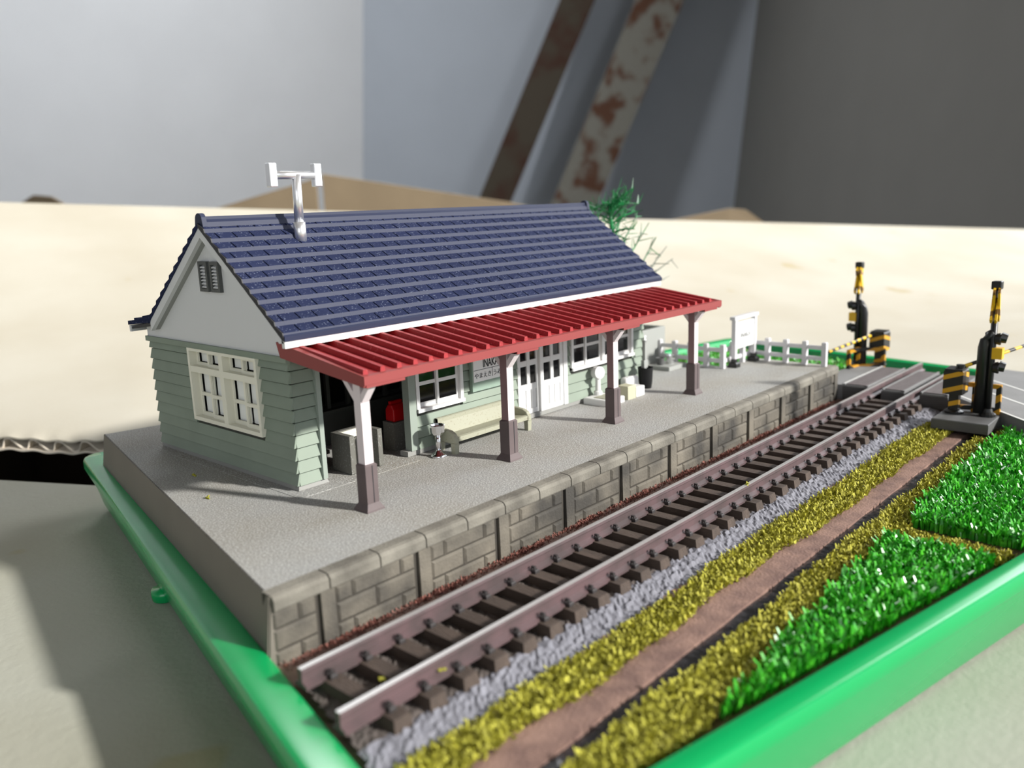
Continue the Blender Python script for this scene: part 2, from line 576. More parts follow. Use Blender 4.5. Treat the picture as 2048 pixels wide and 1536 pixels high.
for nm, lo_, hi_, w_, mt_, lab_ in (
        ('steel_beam', room(-230, 4170, -560), room(420, 4330, 1200), 150, 'rust_dark', 'dark brown steel beam leaning against the wall beside the rust-spotted one'),
        ('steel_beam', room(160, 4170, -560), room(790, 4330, 1200), 205, 'rust', 'pale painted steel beam with rust spots and rusty edges leaning against the wall')):
    dvec = np.array(hi_) - np.array(lo_); dvec /= np.linalg.norm(dvec)
    fr = RF - (RF @ dvec) * dvec; fr /= np.linalg.norm(fr)
    sd = np.cross(fr, dvec)
    one(nm, channel(lo_, hi_, w_, 110, 14, sd, fr), mt_, lab_, 'beam', 'steel beams')

# ================================================================== CARDBOARD
SEAM0 = np.array([14.5, 137.5])
SD = np.array([0.46, -0.888]); SD /= np.linalg.norm(SD)
SN = np.array([-SD[1], SD[0]])
box = thing('cardboard_box', (60, 40, FLOOR_Z), 'large pale grey cardboard box whose top flaps carry the green tray', 'box')
nb = [SEAM0 + SD * t for t in (-330, 420)]
far = [nb[1] - SN * 520, nb[0] - SN * 520]
MB().prism([tuple(p) for p in (nb[0], far[1], far[0], nb[1])], TABLE - 4.0, TABLE, 'z').build('near_flap', 'card_grey', box)
# rear flap: from the slot and the fold behind the tray up to its oblique rear edge
FA, FB = np.array([24.0, 165.0]), np.array([39.0, 139.0])
FD = (FB - FA) / np.linalg.norm(FB - FA)
FN = np.array([-FD[1], FD[0]])
TJ = 30.0 + (144.0 - (T_V1 + 1.5)) / 0.748        # where the slot meets the fold line behind the tray
JUNC = FA + FD * TJ
R0, R1 = np.array([107.0, 404.0, 51.0]), np.array([709.0, 79.0, 8.0])
front_pts = []
for t in np.concatenate([np.linspace(-260, -122, 8), np.linspace(-120, 45, 150), np.linspace(47, TJ, 12)]):
    p = FA + FD * t
    k = min(1.0, max(0.0, (t - 32) / (TJ - 32)))
    front_pts.append((p[0], p[1], TABLE + 3.5 * (1 - k * k * (3 - 2 * k)) - 0.05, t))
for u in np.linspace(2, 560, 40):
    p = JUNC + TU * u
    front_pts.append((p[0], p[1], TABLE - 0.05, 999))
NW = 64
NF = len(front_pts)
TK = 3.5
top, topf = [], []
for i, (x, y, z, t) in enumerate(front_pts):
    # matching place on the rear edge
    if t < 900:
        q = -0.42 + 0.62 * (t + 260) / (TJ + 260)
    else:
        q = 0.20 + 1.3 * (i - (NF - 40) + 1) / 40.0
    e = R0 + (R1 - R0) * q
    sm = min(1.0, max(0.0, (t + 110) / (TJ + 110)))
    cv = 0.75 - 0.6 * sm * sm * (3 - 2 * sm)
    for k in range(NW + 1):
        w = (k / NW) ** 1.5
        d_ = w * math.hypot(e[0] - x, e[1] - y)
        wav = (0.22 * math.sin(t * 0.84) + 0.3 * math.sin(t * 0.21 + 1)) * math.exp(-d_ / 3.0) if t < 900 else 0.0
        top.append((x + (e[0] - x) * w, y + (e[1] - y) * w, z + (e[2] - z) * (cv * w + (1 - cv) * w * w) + wav))
row = NW + 1
for i in range(NF - 1):
    for k in range(NW):
        a = i * row + k
        topf.append((a, a + row, a + row + 1, a + 1))
nt_ = len(top)


def sheet(z_up, z_lo):
    mb_ = MB()
    mb_.poly([(x, y, z + z_up) for x, y, z in top], topf)
    mb_.poly([(x, y, z + z_lo) for x, y, z in top], [tuple(reversed(f)) for f in topf])
    for i in range(NF - 1):
        a, b = i * row, (i + 1) * row
        mb_.f.append((b, a, nt_ + a, nt_ + b))
        mb_.f.append((a + NW, b + NW, nt_ + b + NW, nt_ + a + NW))
    return mb_


rear = sheet(0.0, -0.4)
# flat part running on under the tray
fpts = [tuple(FA + FD * TJ), tuple(FA + FD * (TJ + 330)), tuple(JUNC + TU * 560 - TV * 250), tuple(JUNC + TU * 560)]
rear.prism(fpts, TABLE - TK, TABLE - 0.05, 'z')
rear_o = rear.build('rear_flap', 'card', box, smooth=True)
es_ = rear_o.modifiers.new('edge_split', 'EDGE_SPLIT'); es_.split_angle = math.radians(35)
sheet(-TK + 0.4, -TK).build('lower_liner', 'flute', rear_o)
fl = MB()
fp, ff = [], []
tt = np.linspace(-60, TJ - 4, 620)
for t in tt:
    k = min(1.0, max(0.0, (t - 32) / (TJ - 32)))
    zt_ = TABLE + 3.5 * (1 - k * k * (3 - 2 * k))
    wav = 0.22 * math.sin(t * 0.84) + 0.3 * math.sin(t * 0.21 + 1)
    ph = 2 * math.pi * t / 7.6
    s_ = math.tanh(1.8 * math.sin(ph + 0.6 * math.sin(ph)))
    for w in (0.25, 9.0):
        x, y = FA + FD * t + FN * w
        z = zt_ - TK / 2 - 0.05 + wav * math.exp(-w / 3.0) + w * 0.06 * (1 - k)
        fp.append((x, y, z + 1.18 * s_ + 0.2)); fp.append((x, y, z + 1.18 * s_ - 0.2))
for i in range(len(tt) - 1):
    a = i * 4; b = a + 4
    ff += [(a, b, b + 2, a + 2), (a + 1, a + 3, b + 3, b + 1), (a, a + 1, b + 1, b)]
fl.poly(fp, ff).build('corrugation', 'flute', rear_o)
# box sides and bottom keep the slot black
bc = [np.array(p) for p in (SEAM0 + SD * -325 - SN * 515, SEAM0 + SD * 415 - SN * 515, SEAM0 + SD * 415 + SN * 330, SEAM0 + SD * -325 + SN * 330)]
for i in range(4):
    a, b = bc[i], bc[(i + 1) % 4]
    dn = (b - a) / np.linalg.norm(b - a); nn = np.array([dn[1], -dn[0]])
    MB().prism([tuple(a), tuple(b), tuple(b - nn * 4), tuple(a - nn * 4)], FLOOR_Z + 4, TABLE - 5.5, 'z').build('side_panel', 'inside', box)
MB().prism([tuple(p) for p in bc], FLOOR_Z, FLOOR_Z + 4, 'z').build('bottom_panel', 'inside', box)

# kraft panels standing behind the box
def board(name, pts, depth, label, group='kraft boards behind the box', mt_='kraft'):
    low_ = FLOOR_Z - CAM[2]
    P = [room(l, depth, h) for l, h in pts]
    a, b = P[0].copy(), P[-1].copy()
    a[2] = FLOOR_Z; b[2] = FLOOR_Z
    ppts = [a] + P + [b]
    one(name, quad_slab(ppts[::-1], 5, -RF), mt_, label, 'cardboard', group)


board('cardboard_board', [(-325, -88), (-190, -42)], 800, 'brown cardboard board sloping down to the bright wall')
board('cardboard_board', [(-184, -38), (-10, -55), (20, -60)], 800, 'brown cardboard board peeking over the roof ridge beside the antenna')
board('cardboard_board', [(132, -66), (193, -50.5), (208, -51), (240, -70)], 800, 'dark brown cardboard corner peeking up near the green tree')
board('cardboard_board', [(-572, -97), (-555, -86), (-535, -86.5), (-515, -98)], 980, 'small brown cardboard corner at the far end of the pale box flap')

# ================================================================== TRAY
tray = thing('plastic_tray', tr(96, 30, TABLE), 'shallow green plastic tray holding the model station', 'tray')
prof = [(4.2, TABLE + 0.9), (3.9, TABLE + 0.4), (4.6, TABLE + 0.4)]
rings = [(4.5, TABLE + 0.6), (3.2, TABLE + 0.6), (2.7, TABLE + 1.4), (0.75, RIM - 2.2), (0.1, RIM - 2.3), (0.0, RIM - 2.1), (0.0, RIM - 0.7), (0.2, RIM - 0.2), (0.55, RIM),
         (2.6, RIM - 0.12), (3.0, RIM - 0.2), (3.2, RIM - 0.5), (4.2, TABLE + 1.9), (5.5, TABLE + 1.6)]
mb = MB()
pts, nr = [], None
for ins, z in rings:
    rr_ = ring(ins, z, 3.2)
    nr = len(rr_)
    pts += rr_
fc = []
for i in range(len(rings) - 1):
    for k in range(nr):
        j = (k + 1) % nr
        fc.append((i * nr + k, i * nr + j, (i + 1) * nr + j, (i + 1) * nr + k))
fc.append(tuple(range(nr))[::-1])
fc.append(tuple((len(rings) - 1) * nr + k for k in range(nr)))
tray_body = mb.poly(pts, fc).build('body', 'tray', tray)
for p in tray_body.data.polygons:
    p.use_smooth = True
me_ = tray_body.data
es = tray_body.modifiers.new('edge_split', 'EDGE_SPLIT'); es.split_angle = math.radians(32)
for u, v in ((T_U0 + 3.6, 47), (T_U0 + 3.6, -20), (T_U1 - 5.5, 46), (T_U1 - 5.5, -20)):
    c = tr(u, v, 0)
    f_ = MB()
    for a0 in range(1):
        f_.lathe(c[0], c[1], [(1.5, TABLE), (1.9, TABLE + 0.25), (2.0, TABLE + 1.2), (1.9, TABLE + 1.9)], 16)
    f_.build('foot', 'tray', tray, smooth=True)

# ================================================================== SCENERY BASE
base = thing('scenery_base', tr(96, 30, TABLE + 1.95), 'layered ground of the model scene filling the tray', 'ground')


def clip_halfplane(poly, a, b, c):
    """keep a*x+b*y<=c"""
    out = []
    for i in range(len(poly)):
        p, q = poly[i], poly[(i + 1) % len(poly)]
        dp, dq = a * p[0] + b * p[1] - c, a * q[0] + b * q[1] - c
        if dp <= 0: out.append(p)
        if dp * dq < 0:
            t = dp / (dp - dq)
            out.append((p[0] + (q[0] - p[0]) * t, p[1] + (q[1] - p[1]) * t))
    return out


INNER = [tr(splay(u, v), v, 0)[:2] for u, v in ((T_U0 + 5.3, T_V0 + 4.6), (T_U1 - 4.6, T_V0 + 4.6), (T_U1 - 4.6, T_V1 - 4.6), (T_U0 + 5.3, T_V1 - 4.6))]


def band(y0, y1, x0=-60, x1=260):
    p = clip_halfplane(INNER, 0, 1, y1)
    p = clip_halfplane(p, 0, -1, -y0)
    p = clip_halfplane(p, 1, 0, x1)
    return clip_halfplane(p, -1, 0, -x0)


MB().prism(INNER, TABLE + 1.95, GROUND - 1.2, 'z').build('earth_slab', 'earth', base)
MB().prism(band(-32.5, 0.4), GROUND - 1.2, GROUND, 'z').build('dirt_strip', 'dirt', base)
MB().prism(band(-90, -35.0), GROUND - 1.2, GROUND, 'z').build('field_soil', 'earth', base)
MB().prism(band(-0.2, 90, 150.0), GROUND - 1.2, GROUND, 'z').build('verge_soil', 'earth', base)
MB().prism(band(20, 100, 137.5, 150.0), GROUND - 1.2, GROUND, 'z').build('verge_soil', 'earth', base)


def in_tray(x, y, m=4.6):
    u, v = x * TU[0] + y * TU[1], x * TV[0] + y * TV[1]
    return T_U0 + (0.036 * v - 1.2) + m + 0.7 < u < T_U1 - m and T_V0 + m < v < T_V1 - m


# ditch water between the dirt and the field, slightly wavy
def wob(x, a, b, ph):
    return a * math.sin(x * 0.11 + ph) + b * math.sin(x * 0.37 + 2 * ph)


dw = MB()
pts, fc = [], []
xs = np.arange(-12, 134, 1.5)
for x in xs:
    for y in (-35.1, -33.7, -32.4):
        pts.append((x, y, GROUND - 0.35 + 0.08 * math.sin(x * 0.5 + y)))
for i in range(len(xs) - 1):
    for k in range(2):
        a = i * 3 + k
        fc.append((a, a + 3, a + 4, a + 1))
keep = [f for f in fc if all(in_tray(pts[i][0], pts[i][1]) for i in f)]
dw.poly(pts, keep).build('ditch_water', 'ditch', base)

# ballast: moulded stone bed and shoulder
bx = np.arange(-6, 152, 0.42)
by = np.arange(-25.2, 0.2, 0.42)
seeds = nrng.uniform([-8, -26], [154, -2], (9000, 2))
seedh = nrng.uniform(0.0, 0.55, 9000)
cells = {}
for i, (sx_, sy_) in enumerate(seeds):
    cells.setdefault((int(sx_ // 1.5), int(sy_ // 1.5)), []).append(i)


def stone(x, y):
    cx, cy = int(x // 1.5), int(y // 1.5)
    b1 = b2 = 9.0; h = 0
    for i in range(cx - 1, cx + 2):
        for j in range(cy - 1, cy + 2):
            for k in cells.get((i, j), ()):
                d = (seeds[k][0] - x) ** 2 + (seeds[k][1] - y) ** 2
                if d < b1: b2 = b1; b1 = d; h = seedh[k]
                elif d < b2: b2 = d
    return h * 0.4 + min(0.3, (math.sqrt(b2) - math.sqrt(b1)) * 0.8)


def bed_z(y):
    if y > -5.3:
        return -7.05 - min(1.0, (y + 5.3) / 0.9) * 1.3
    if y > -20.6:
        return -7.05
    return -7.05 - (-20.6 - y) * 0.26


pts, fc = [], []
for x in bx:
    for y in by:
        pts.append((x, y, bed_z(y) + (stone(x, y) - 0.35) * (1.0 if y < -19.5 or y > -6.5 else 0.75)))
ny = len(by)
for i in range(len(bx) - 1):
    for k in range(ny - 1):
        a = i * ny + k
        q = (a, a + ny, a + ny + 1, a + 1)
        c = pts[a]
        if in_tray(c[0], c[1], 4.9):
            fc.append((q, c[1]))
bed = MB(); bed.poly(pts, [q for q, y in fc if -20.0 < y])
shoulder = MB(); shoulder.poly(pts, [q for q, y in fc if y <= -20.0])
tag(bed.build('track_bed', 'track_bed', base), kind='stuff')
tag(shoulder.build('ballast_shoulder', 'ballast', base), kind='stuff')


def scatter(n, area_fn, size, height, lean, seed, width=0.28, curl=False):
    r = random.Random(seed)
    mb = MB()
    v, f = mb.v, mb.f
    for _ in range(n):
        p = area_fn(r)
        if p is None: continue
        x, y, z = p
        a = r.uniform(0, 6.283); l = r.uniform(0.6, 1.25) * height
        w = width * r.uniform(0.7, 1.3)
        dx, dy = math.cos(a), math.sin(a)
        t = r.uniform(0.15, 1.0) * lean
        sx_, sy_ = -dy * w / 2, dx * w / 2
        b = len(v)
        if curl:
            m1 = (x + dx * l * 0.25 * t, y + dy * l * 0.25 * t, z + l * 0.6)
            m2 = (x + dx * l * 0.75 * t, y + dy * l * 0.75 * t, z + l * (1.05 - 0.25 * t))
            v += [(x - sx_, y - sy_, z - 0.2), (x + sx_, y + sy_, z - 0.2), (m1[0] + sx_, m1[1] + sy_, m1[2]), (m1[0] - sx_, m1[1] - sy_, m1[2]),
                  (m2[0] + sx_ * 0.5, m2[1] + sy_ * 0.5, m2[2]), (m2[0] - sx_ * 0.5, m2[1] - sy_ * 0.5, m2[2])]
            f += [(b, b + 1, b + 2, b + 3), (b + 3, b + 2, b + 4, b + 5)]
        else:
            c = math.cos(t * 1.5) * l; s = math.sin(t * 1.5) * l
            v += [(x - sx_, y - sy_, z - 0.1), (x + sx_, y + sy_, z - 0.1), (x + dx * s + sx_ * 0.6, y + dy * s + sy_ * 0.6, z + c), (x + dx * s - sx_ * 0.6, y + dy * s - sy_ * 0.6, z + c)]
            f += [(b, b + 1, b + 2, b + 3)]
    return mb


def y1top(x): return -24.3 + wob(x, 0.35, 0.22, 1.0)
def y1bot(x): return -28.3 - x * 0.016 + wob(x, 0.45, 0.3, 2.2)
def y2top(x): return -34.9 + wob(x, 0.2, 0.2, 0.4)
def field_edge(x): return (-38.6 - (72 - x) * 0.048 if x < 74 else -39.5 + max(0, x - 95) * 0.02) + wob(x, 0.3, 0.25, 3.1)


def strip1(r):
    x = r.uniform(-12, 139); y = r.uniform(-30, -22.6)
    if not (y1bot(x) < y < y1top(x)) or not in_tray(x, y): return None
    return x, y, GROUND + r.uniform(-0.1, 0.75)


def strip2(r):
    x = r.uniform(-12, 160); y = r.uniform(-44.5, -33)
    lo_ = field_edge(x)
    if 132.5 < x < 145.5 and y > -37.5: return None
    if not (lo_ < y < y2top(x)) or not in_tray(x, y): return None
    if x > 146 and (x - y) * 0.7071 > 128.0: return None
    return x, y, GROUND + r.uniform(-0.1, 0.75)


PATH0, PATH1 = 73.2, 77.6


def path(r):
    y = r.uniform(-60, -37); x = r.uniform(PATH0, PATH1) + 0.05 * (y + 37)
    if not in_tray(x, y): return None
    return x, y, GROUND + r.uniform(-0.1, 0.6)


tag(scatter(30000, strip1, 1, 0.6, 1.0, 1, 0.32).build('yellow_flock', 'flock', base), kind='stuff')
tag(scatter(42000, strip2, 1, 0.6, 1.0, 2, 0.32).build('yellow_flock', 'flock', base), kind='stuff')
tag(scatter(5000, path, 1, 0.6, 1.0, 3, 0.32).build('yellow_flock', 'flock', base), kind='stuff')


def field_a(r):
    x = r.uniform(-14, PATH0 - 0.6); y = r.uniform(-66, -36)
    if y > field_edge(x) - 0.2 or not in_tray(x, y, 5.2): return None
    return x, y, GROUND


def field_b(r):
    x = r.uniform(PATH1 + 2.2, 152); y = r.uniform(-84, -35.8)
    if y > field_edge(x) - 0.2 + (0.8 if x < 132 else 0) or not in_tray(x, y, 5.2): return None
    if (x - y) * 0.7071 > 126.0: return None
    return x, y, GROUND


tag(scatter(27000, field_a, 1, 1.95, 0.8, 4, 0.44, True).build('green_turf', 'turf', base), kind='stuff')
tag(scatter(38000, field_b, 1, 2.15, 0.8, 5, 0.44, True).build('green_turf', 'turf', base), kind='stuff')


def verge(r):
    x = r.uniform(138, 200); y = r.uniform(1.5, 70)
    if not in_tray(x, y): return None
    if x < 152 and y < 22: return None
    if y < 8 + (x - 152) * 0.0 and 153 < x: return None
    return x, y, GROUND


tag(scatter(7000, verge, 1, 1.3, 0.9, 6, 0.5).build('green_verge', 'turf', base), kind='stuff')


def rust(r):
    x = r.uniform(0.5, 150)
    k = (x - 6.2) % 14.53
    y = -0.35 - abs(r.gauss(0, 0.9))
    h = 0.65 + 0.35 * math.sin(k * 0.43)
    if r.random() > h or y < -2.6: return None
    return x, y, -8.3 + max(0.0, 0.75 + y * 0.3) * r.random()


tag(scatter(16000, rust, 1, 0.3, 1.0, 8, 0.22).build('rust_flock', 'rust_flock', base), kind='stuff')


def crumbs(spots, parent):
    """loose crumbs of yellow flock lying on a thing"""
    mb_ = MB()
    for x, y, z in spots:
        for _ in range(3):
            d = Vector((rng.gauss(0, 1), rng.gauss(0, 1), rng.gauss(0.3, 0.4))).normalized() * 0.35
            c = Vector((x + rng.gauss(0, 0.15), y + rng.gauss(0, 0.15), z + 0.12))
            mb_.bar(c - d, c + d, 0.2, 0.14)
    tag(mb_.build('flock_crumbs', 'flock', parent), kind='stuff')


# ================================================================== PLATFORM
plat = thing('station_platform', (70, 40, -8), 'grey concrete station platform with stone block facing', 'platform')
XR = 152.3
deck_pts = [(0.15, 0.25), (XR, 0.25), (XR, 21.8), (138.4, 21.8), (138.4, 62), (19.3, 87.2)]
deck_low = [(-1.0, 0.25), (XR, 0.25), (XR, 21.8), (138.4, 21.8), (138.4, 62), (18.4, 88.4)]
n = len(deck_pts)
MB().poly([(x, y, -9.1) for x, y in deck_low] + [(x, y, 0.0) for x, y in deck_pts],
          [tuple(range(n))[::-1]] + [(i, (i + 1) % n, n + (i + 1) % n, n + i) for i in range(n)]).build('platform_side', 'side', plat)
# deck top with slightly rounded left edge
MB().poly([(x, y, -0.35) for x, y in deck_pts] + [(x + (0.25 if i in (0, 5) else 0), y, 0.0) for i, (x, y) in enumerate(deck_pts)],
          [tuple(range(n, 2 * n))] + [(i, (i + 1) % n, n + (i + 1) % n, n + i) for i in range(n)]).build('deck', 'deck', plat)
MB().box(0.4, XR, 0.12, 0.3, -9, -0.4).build('facing_back', 'joint', plat)
# coping stones
CP, CJ = 7.26, 0.22
prof = [(1.9, -0.05), (1.9, 0.06), (0.35, 0.06), (-0.1, -0.08), (-0.38, -0.5), (-0.4, -1.55), (-0.3, -1.72), (1.0, -1.75)]
cop = MB().prism([(y, z) for y, z in prof], 0.1, CP - 0.1, 'x').mesh('coping_stone', 'coping')
for k in range(21):
    x0 = CJ + CP * k
    if x0 + CP > XR + 0.6: break
    put('coping_stone', cop, plat, (x0, 0, 0))
MB().box(0.3, XR, 0.3, 1.85, -1.6, 0.0).build('coping_bed', 'joint', plat)


def block(L, h):
    c, e = 0.3, 0.1
    return MB().poly([(0, 0.3, 0), (L, 0.3, 0), (L, 0.3, h), (0, 0.3, h), (0, e, 0), (L, e, 0), (L, e, h), (0, e, h), (c, -0.16, c), (L - c, -0.16, c), (L - c, -0.16, h - c), (c, -0.16, h - c)],
                     [(8, 9, 10, 11), (0, 1, 5, 4), (1, 2, 6, 5), (2, 3, 7, 6), (3, 0, 4, 7), (4, 5, 9, 8), (5, 6, 10, 9), (6, 7, 11, 10), (7, 4, 8, 11)])


bm_cache = {}


def brick_mesh(L, h):
    key = (round(L, 1), round(h, 1))
    if key not in bm_cache:
        bm_cache[key] = block(key[0], key[1]).mesh('brick', 'brick')
    return bm_cache[key]


PIL0, PILP, PILW = 6.2, 14.53, 1.9
courses = ((-3.85, -1.8, (4.5, 11.8)), (-6.35, -3.95, (7.9,)), (-8.7, -6.45, (4.5, 11.8)))
pil = MB().chamfer(0, PILW, 0.0, 0.0, 0, 0, 0)
pil = MB().poly([(0, 0.3, -9), (PILW, 0.3, -9), (PILW, 0.3, -1.7), (0, 0.3, -1.7), (0, -0.42, -9), (PILW, -0.42, -9), (PILW, -0.3, -1.7), (0, -0.3, -1.7)],
                [(3, 2, 1, 0), (4, 5, 6, 7), (0, 1, 5, 4), (1, 2, 6, 5), (2, 3, 7, 6), (3, 0, 4, 7)]).mesh('pilaster', 'brick')
for k in range(-1, 11):
    px = PIL0 + PILP * k
    if 0 <= px < XR - 1:
        put('pilaster', pil, plat, (px, 0, 0))
    for z0, z1, cuts in courses:
        edges = [PILW + 0.25] + [c for c in cuts] + [PILP - 0.45]
        for a, b in zip(edges[:-1], edges[1:]):
            x0, x1 = px + a + 0.08, px + b - 0.08
            x0 = max(x0, 0.15); x1 = min(x1, XR - 0.1)
            if x1 - x0 > 0.5:
                put('brick', brick_mesh(x1 - x0, z1 - z0), plat, (x0, 0, z0))
MB().box(150.6, XR, -0.35, 0.3, -9, -1.7).build('pilaster', 'brick', plat)
MB().poly([(0.15, 0.05, -1.0), (0.45, 0.05, -1.0), (0.35, 0.05, -9), (-0.75, 0.05, -9), (0.15, 0.9, -1.0), (0.45, 0.9, -1.0), (0.35, 0.9, -9), (-0.75, 0.9, -9)],
          [(0, 1, 2, 3), (7, 6, 5, 4), (0, 3, 7, 4), (1, 0, 4, 5), (2, 1, 5, 6), (3, 2, 6, 7)]).build('end_strip', 'side', plat)

crumbs(((16.6, 47.5, 0.05), (12.5, 35.5, 0.05)), plat)

# ================================================================== TRACK
track = thing('railway_track', (90, -12.8, -7.1), 'single railway track of bright steel rails on brown wooden sleepers', 'track')
RY = (-8.35, -17.35)
RT = -4.08


def rail_pts(yc):
    return [(yc - 1.0, RT - 2.05), (yc + 1.0, RT - 2.05), (yc + 1.0, RT - 1.75), (yc + 0.28, RT - 1.45), (yc + 0.28, RT - 0.6), (yc + 0.36, RT - 0.45), (yc + 0.3, RT - 0.06),
            (yc - 0.3, RT - 0.06), (yc - 0.36, RT - 0.45), (yc - 0.28, RT - 0.6), (yc - 0.28, RT - 1.45), (yc - 1.0, RT - 1.75)]


XE = {RY[0]: (-2.3, 187.5), RY[1]: (-4.4, 186.5)}
for yc in RY:
    x0, x1 = XE[yc]
    rl = MB().prism(rail_pts(yc), x0, x1, 'x').build('rail', 'rail_web', track)
    MB().box(x0, x1, yc - 0.3, yc + 0.3, RT - 0.06, RT).build('running_surface', 'rail_head', rl)
sl = MB().poly([(-1.15, -20.4, -7.3), (1.15, -20.4, -7.3), (1.15, -5.2, -7.3), (-1.15, -5.2, -7.3), (-0.95, -20.1, -5.95), (0.95, -20.1, -5.95), (0.95, -5.5, -5.95), (-0.95, -5.5, -5.95)],
               [(0, 3, 2, 1), (4, 5, 6, 7), (0, 1, 5, 4), (1, 2, 6, 5), (2, 3, 7, 6), (3, 0, 4, 7)]).mesh('sleeper', 'sleeper')
chm = MB().chamfer(-0.42, 0.42, -0.55, 0.25, -5.97, -5.5, 0.12)
chm.box(-0.16, 0.16, -0.15, 0.4, -5.6, -5.15)
chm.box(-0.42, 0.42, -0.02, 0.12, -5.5, -5.32)
chair_a = chm.mesh('rail_chair', 'chair')
chm2 = MB()
chm2.poly([(-x, -y, z) for x, y, z in chm.v], chm.f)
chair_b = chm2.mesh('rail_chair', 'chair')
for k in range(-13, 21):
    xk = 58.55 + 4.455 * k
    if xk > 148: break
    s_ = put('sleeper', sl, track, (xk, 0, 0))
    for yc in RY:
        put('rail_chair', chair_a, s_, (xk, yc - 1.02, 0))
        put('rail_chair', chair_b, s_, (xk, yc + 1.02, 0))

crumbs(((3.4, -14.2, -5.8), (14.0, -16.2, -5.9), (8.0, -17.9, -5.4), (73, -17.6, -4.0)), track)

# ================================================================== LEVEL CROSSING AND ROAD
lc = thing('level_crossing', (165, -12, -7.2), 'dark ribbed timber level crossing decks between and beside the rails', 'level crossing')


def deck_panel(x0, x1, y0, y1, zt, name):
    ch = 0.9
    MB().chamfer(x0, x1, y0, y1, -7.6, zt - 0.25, 0.3).build(name, 'slab', lc)
    w = 1.5
    k = 0
    x = x0 + 0.9
    while x + w < x1 - 0.5:
        MB().box(x + 0.08, x + w - 0.08, y0 + 0.55, y1 - 0.55, zt - 0.3, zt - 0.05).build('plank', 'plank', lc)
        x += w
    for ya, yb in ((y0, y0 + 0.45), (y1 - 0.45, y1)):
        MB().box(x0 + 0.3, x1 - 0.3, ya + 0.06, yb - 0.02, zt - 0.3, zt + 0.02).build('edge_beam', 'road', lc)


deck_panel(152.6, 179.0, -7.2, -1.5, -4.15, 'deck')
deck_panel(152.2, 178.5, -15.4, -10.4, -4.25, 'deck')
deck_panel(152.4, 178.5, -24.4, -18.6, -4.15, 'deck')

road = thing('road', (165, 5, -7.6), 'grey model road with white lines leading over the crossing', 'road')


def clipped(poly):
    p = poly
    us = [(TU[0], TU[1], T_U1 - 4.5), (-TU[0], -TU[1], -(T_U0 + 4.5)), (TV[0], TV[1], T_V1 - 4.5), (-TV[0], -TV[1], -(T_V0 + 4.5))]
    for a, b, c in us:
        p = clip_halfplane(p, a, b, c)
    return p


def diag(n0, n1, s0, s1):
    """road running diagonally: n across, s along, from the crossing to the front"""
    out = []
    for nn_, ss in ((n0, s0), (n1, s0), (n1, s1), (n0, s1)):
        out.append(((nn_ + ss) * 0.7071, (ss - nn_) * 0.7071))
    return out


rp = clip_halfplane(clipped([(152.5, -24.4), (179, -24.4), (200, -24.4), (260, -90), (100, -90), (139, -42.0), (144.6, -35.6)]), -0.7071, 0.7071, -126.6)
MB().prism(rp, GROUND - 1.0, -4.45, 'z').build('carriageway', 'road', road)
for nn_ in (127.9, 135.6, 143.4):
    lp = clip_halfplane(clipped(diag(nn_ - 0.28, nn_ + 0.28, 20, 105.5 if nn_ < 130 else 104)), 0, 1, -25.0)
    if len(lp) > 2:
        MB().prism(lp, -4.46, -4.4, 'z').build('white_line', 'road_line', road)
rp2 = clipped([(153.0, -1.4), (179.0, -1.4), (179.5, 3.0), (172, 5.5), (161, 7.2), (153.0, 5.0)])
MB().prism(rp2, GROUND - 1.0, -4.5, 'z').build('approach', 'road', road)
MB().prism([(153.2, -1.75), (178.5, -1.75), (178.5, -1.45), (153.2, -1.45)], -4.6, -4.1, 'z').build('white_line', 'road_line', road)

# ================================================================== STATION HOUSE
XW0, XW1, YF, YB, ZT = 22.47, 111.6, 27.4, 69.2, 19.8
house = thing('station_house', (67, 48, 0), 'sage green weatherboard station house with navy tiled roof', 'building')
MB().box(20.4, 43.5, 24.3, 71, -0.02, 0.06).build('base_plate', 'deck', house)


def ring_box(x0, x1, y0, y1, z0, z1, t):
    mb_ = MB()
    mb_.box(x0, x0 + t, y0, y1, z0, z1)
    return mb_


# plinth
pl = MB()
pl.poly([(XW0 - 0.35, YF - 0.35, 0.1), (27.5, YF - 0.35, 0.1), (27.1, YF - 0.1, 0.95), (XW0 - 0.1, YF - 0.1, 0.95), (XW0 - 0.35, YF + 2, 0.1), (27.5, YF + 2, 0.1), (27.1, YF + 2, 0.95), (XW0 - 0.1, YF + 2, 0.95)],
        [(0, 1, 2, 3), (7, 6, 5, 4), (0, 3, 7, 4), (1, 5, 6, 2), (3, 2, 6, 7)])
pl.box(XW0 - 0.3, XW0 + 1.5, YF + 0.5, YB, 0.1, 0.8)
pl.box(43.0, XW1 + 0.2, YF - 0.4, YF + 1.5, 0.1, 0.95)
pl.box(XW1 - 1.5, XW1 + 0.2, YF, YB, 0.1, 0.9)
pl.box(XW0, XW1, YB - 1.5, YB + 0.2, 0.1, 0.9)
pl.build('plinth', 'sage_dark', house)

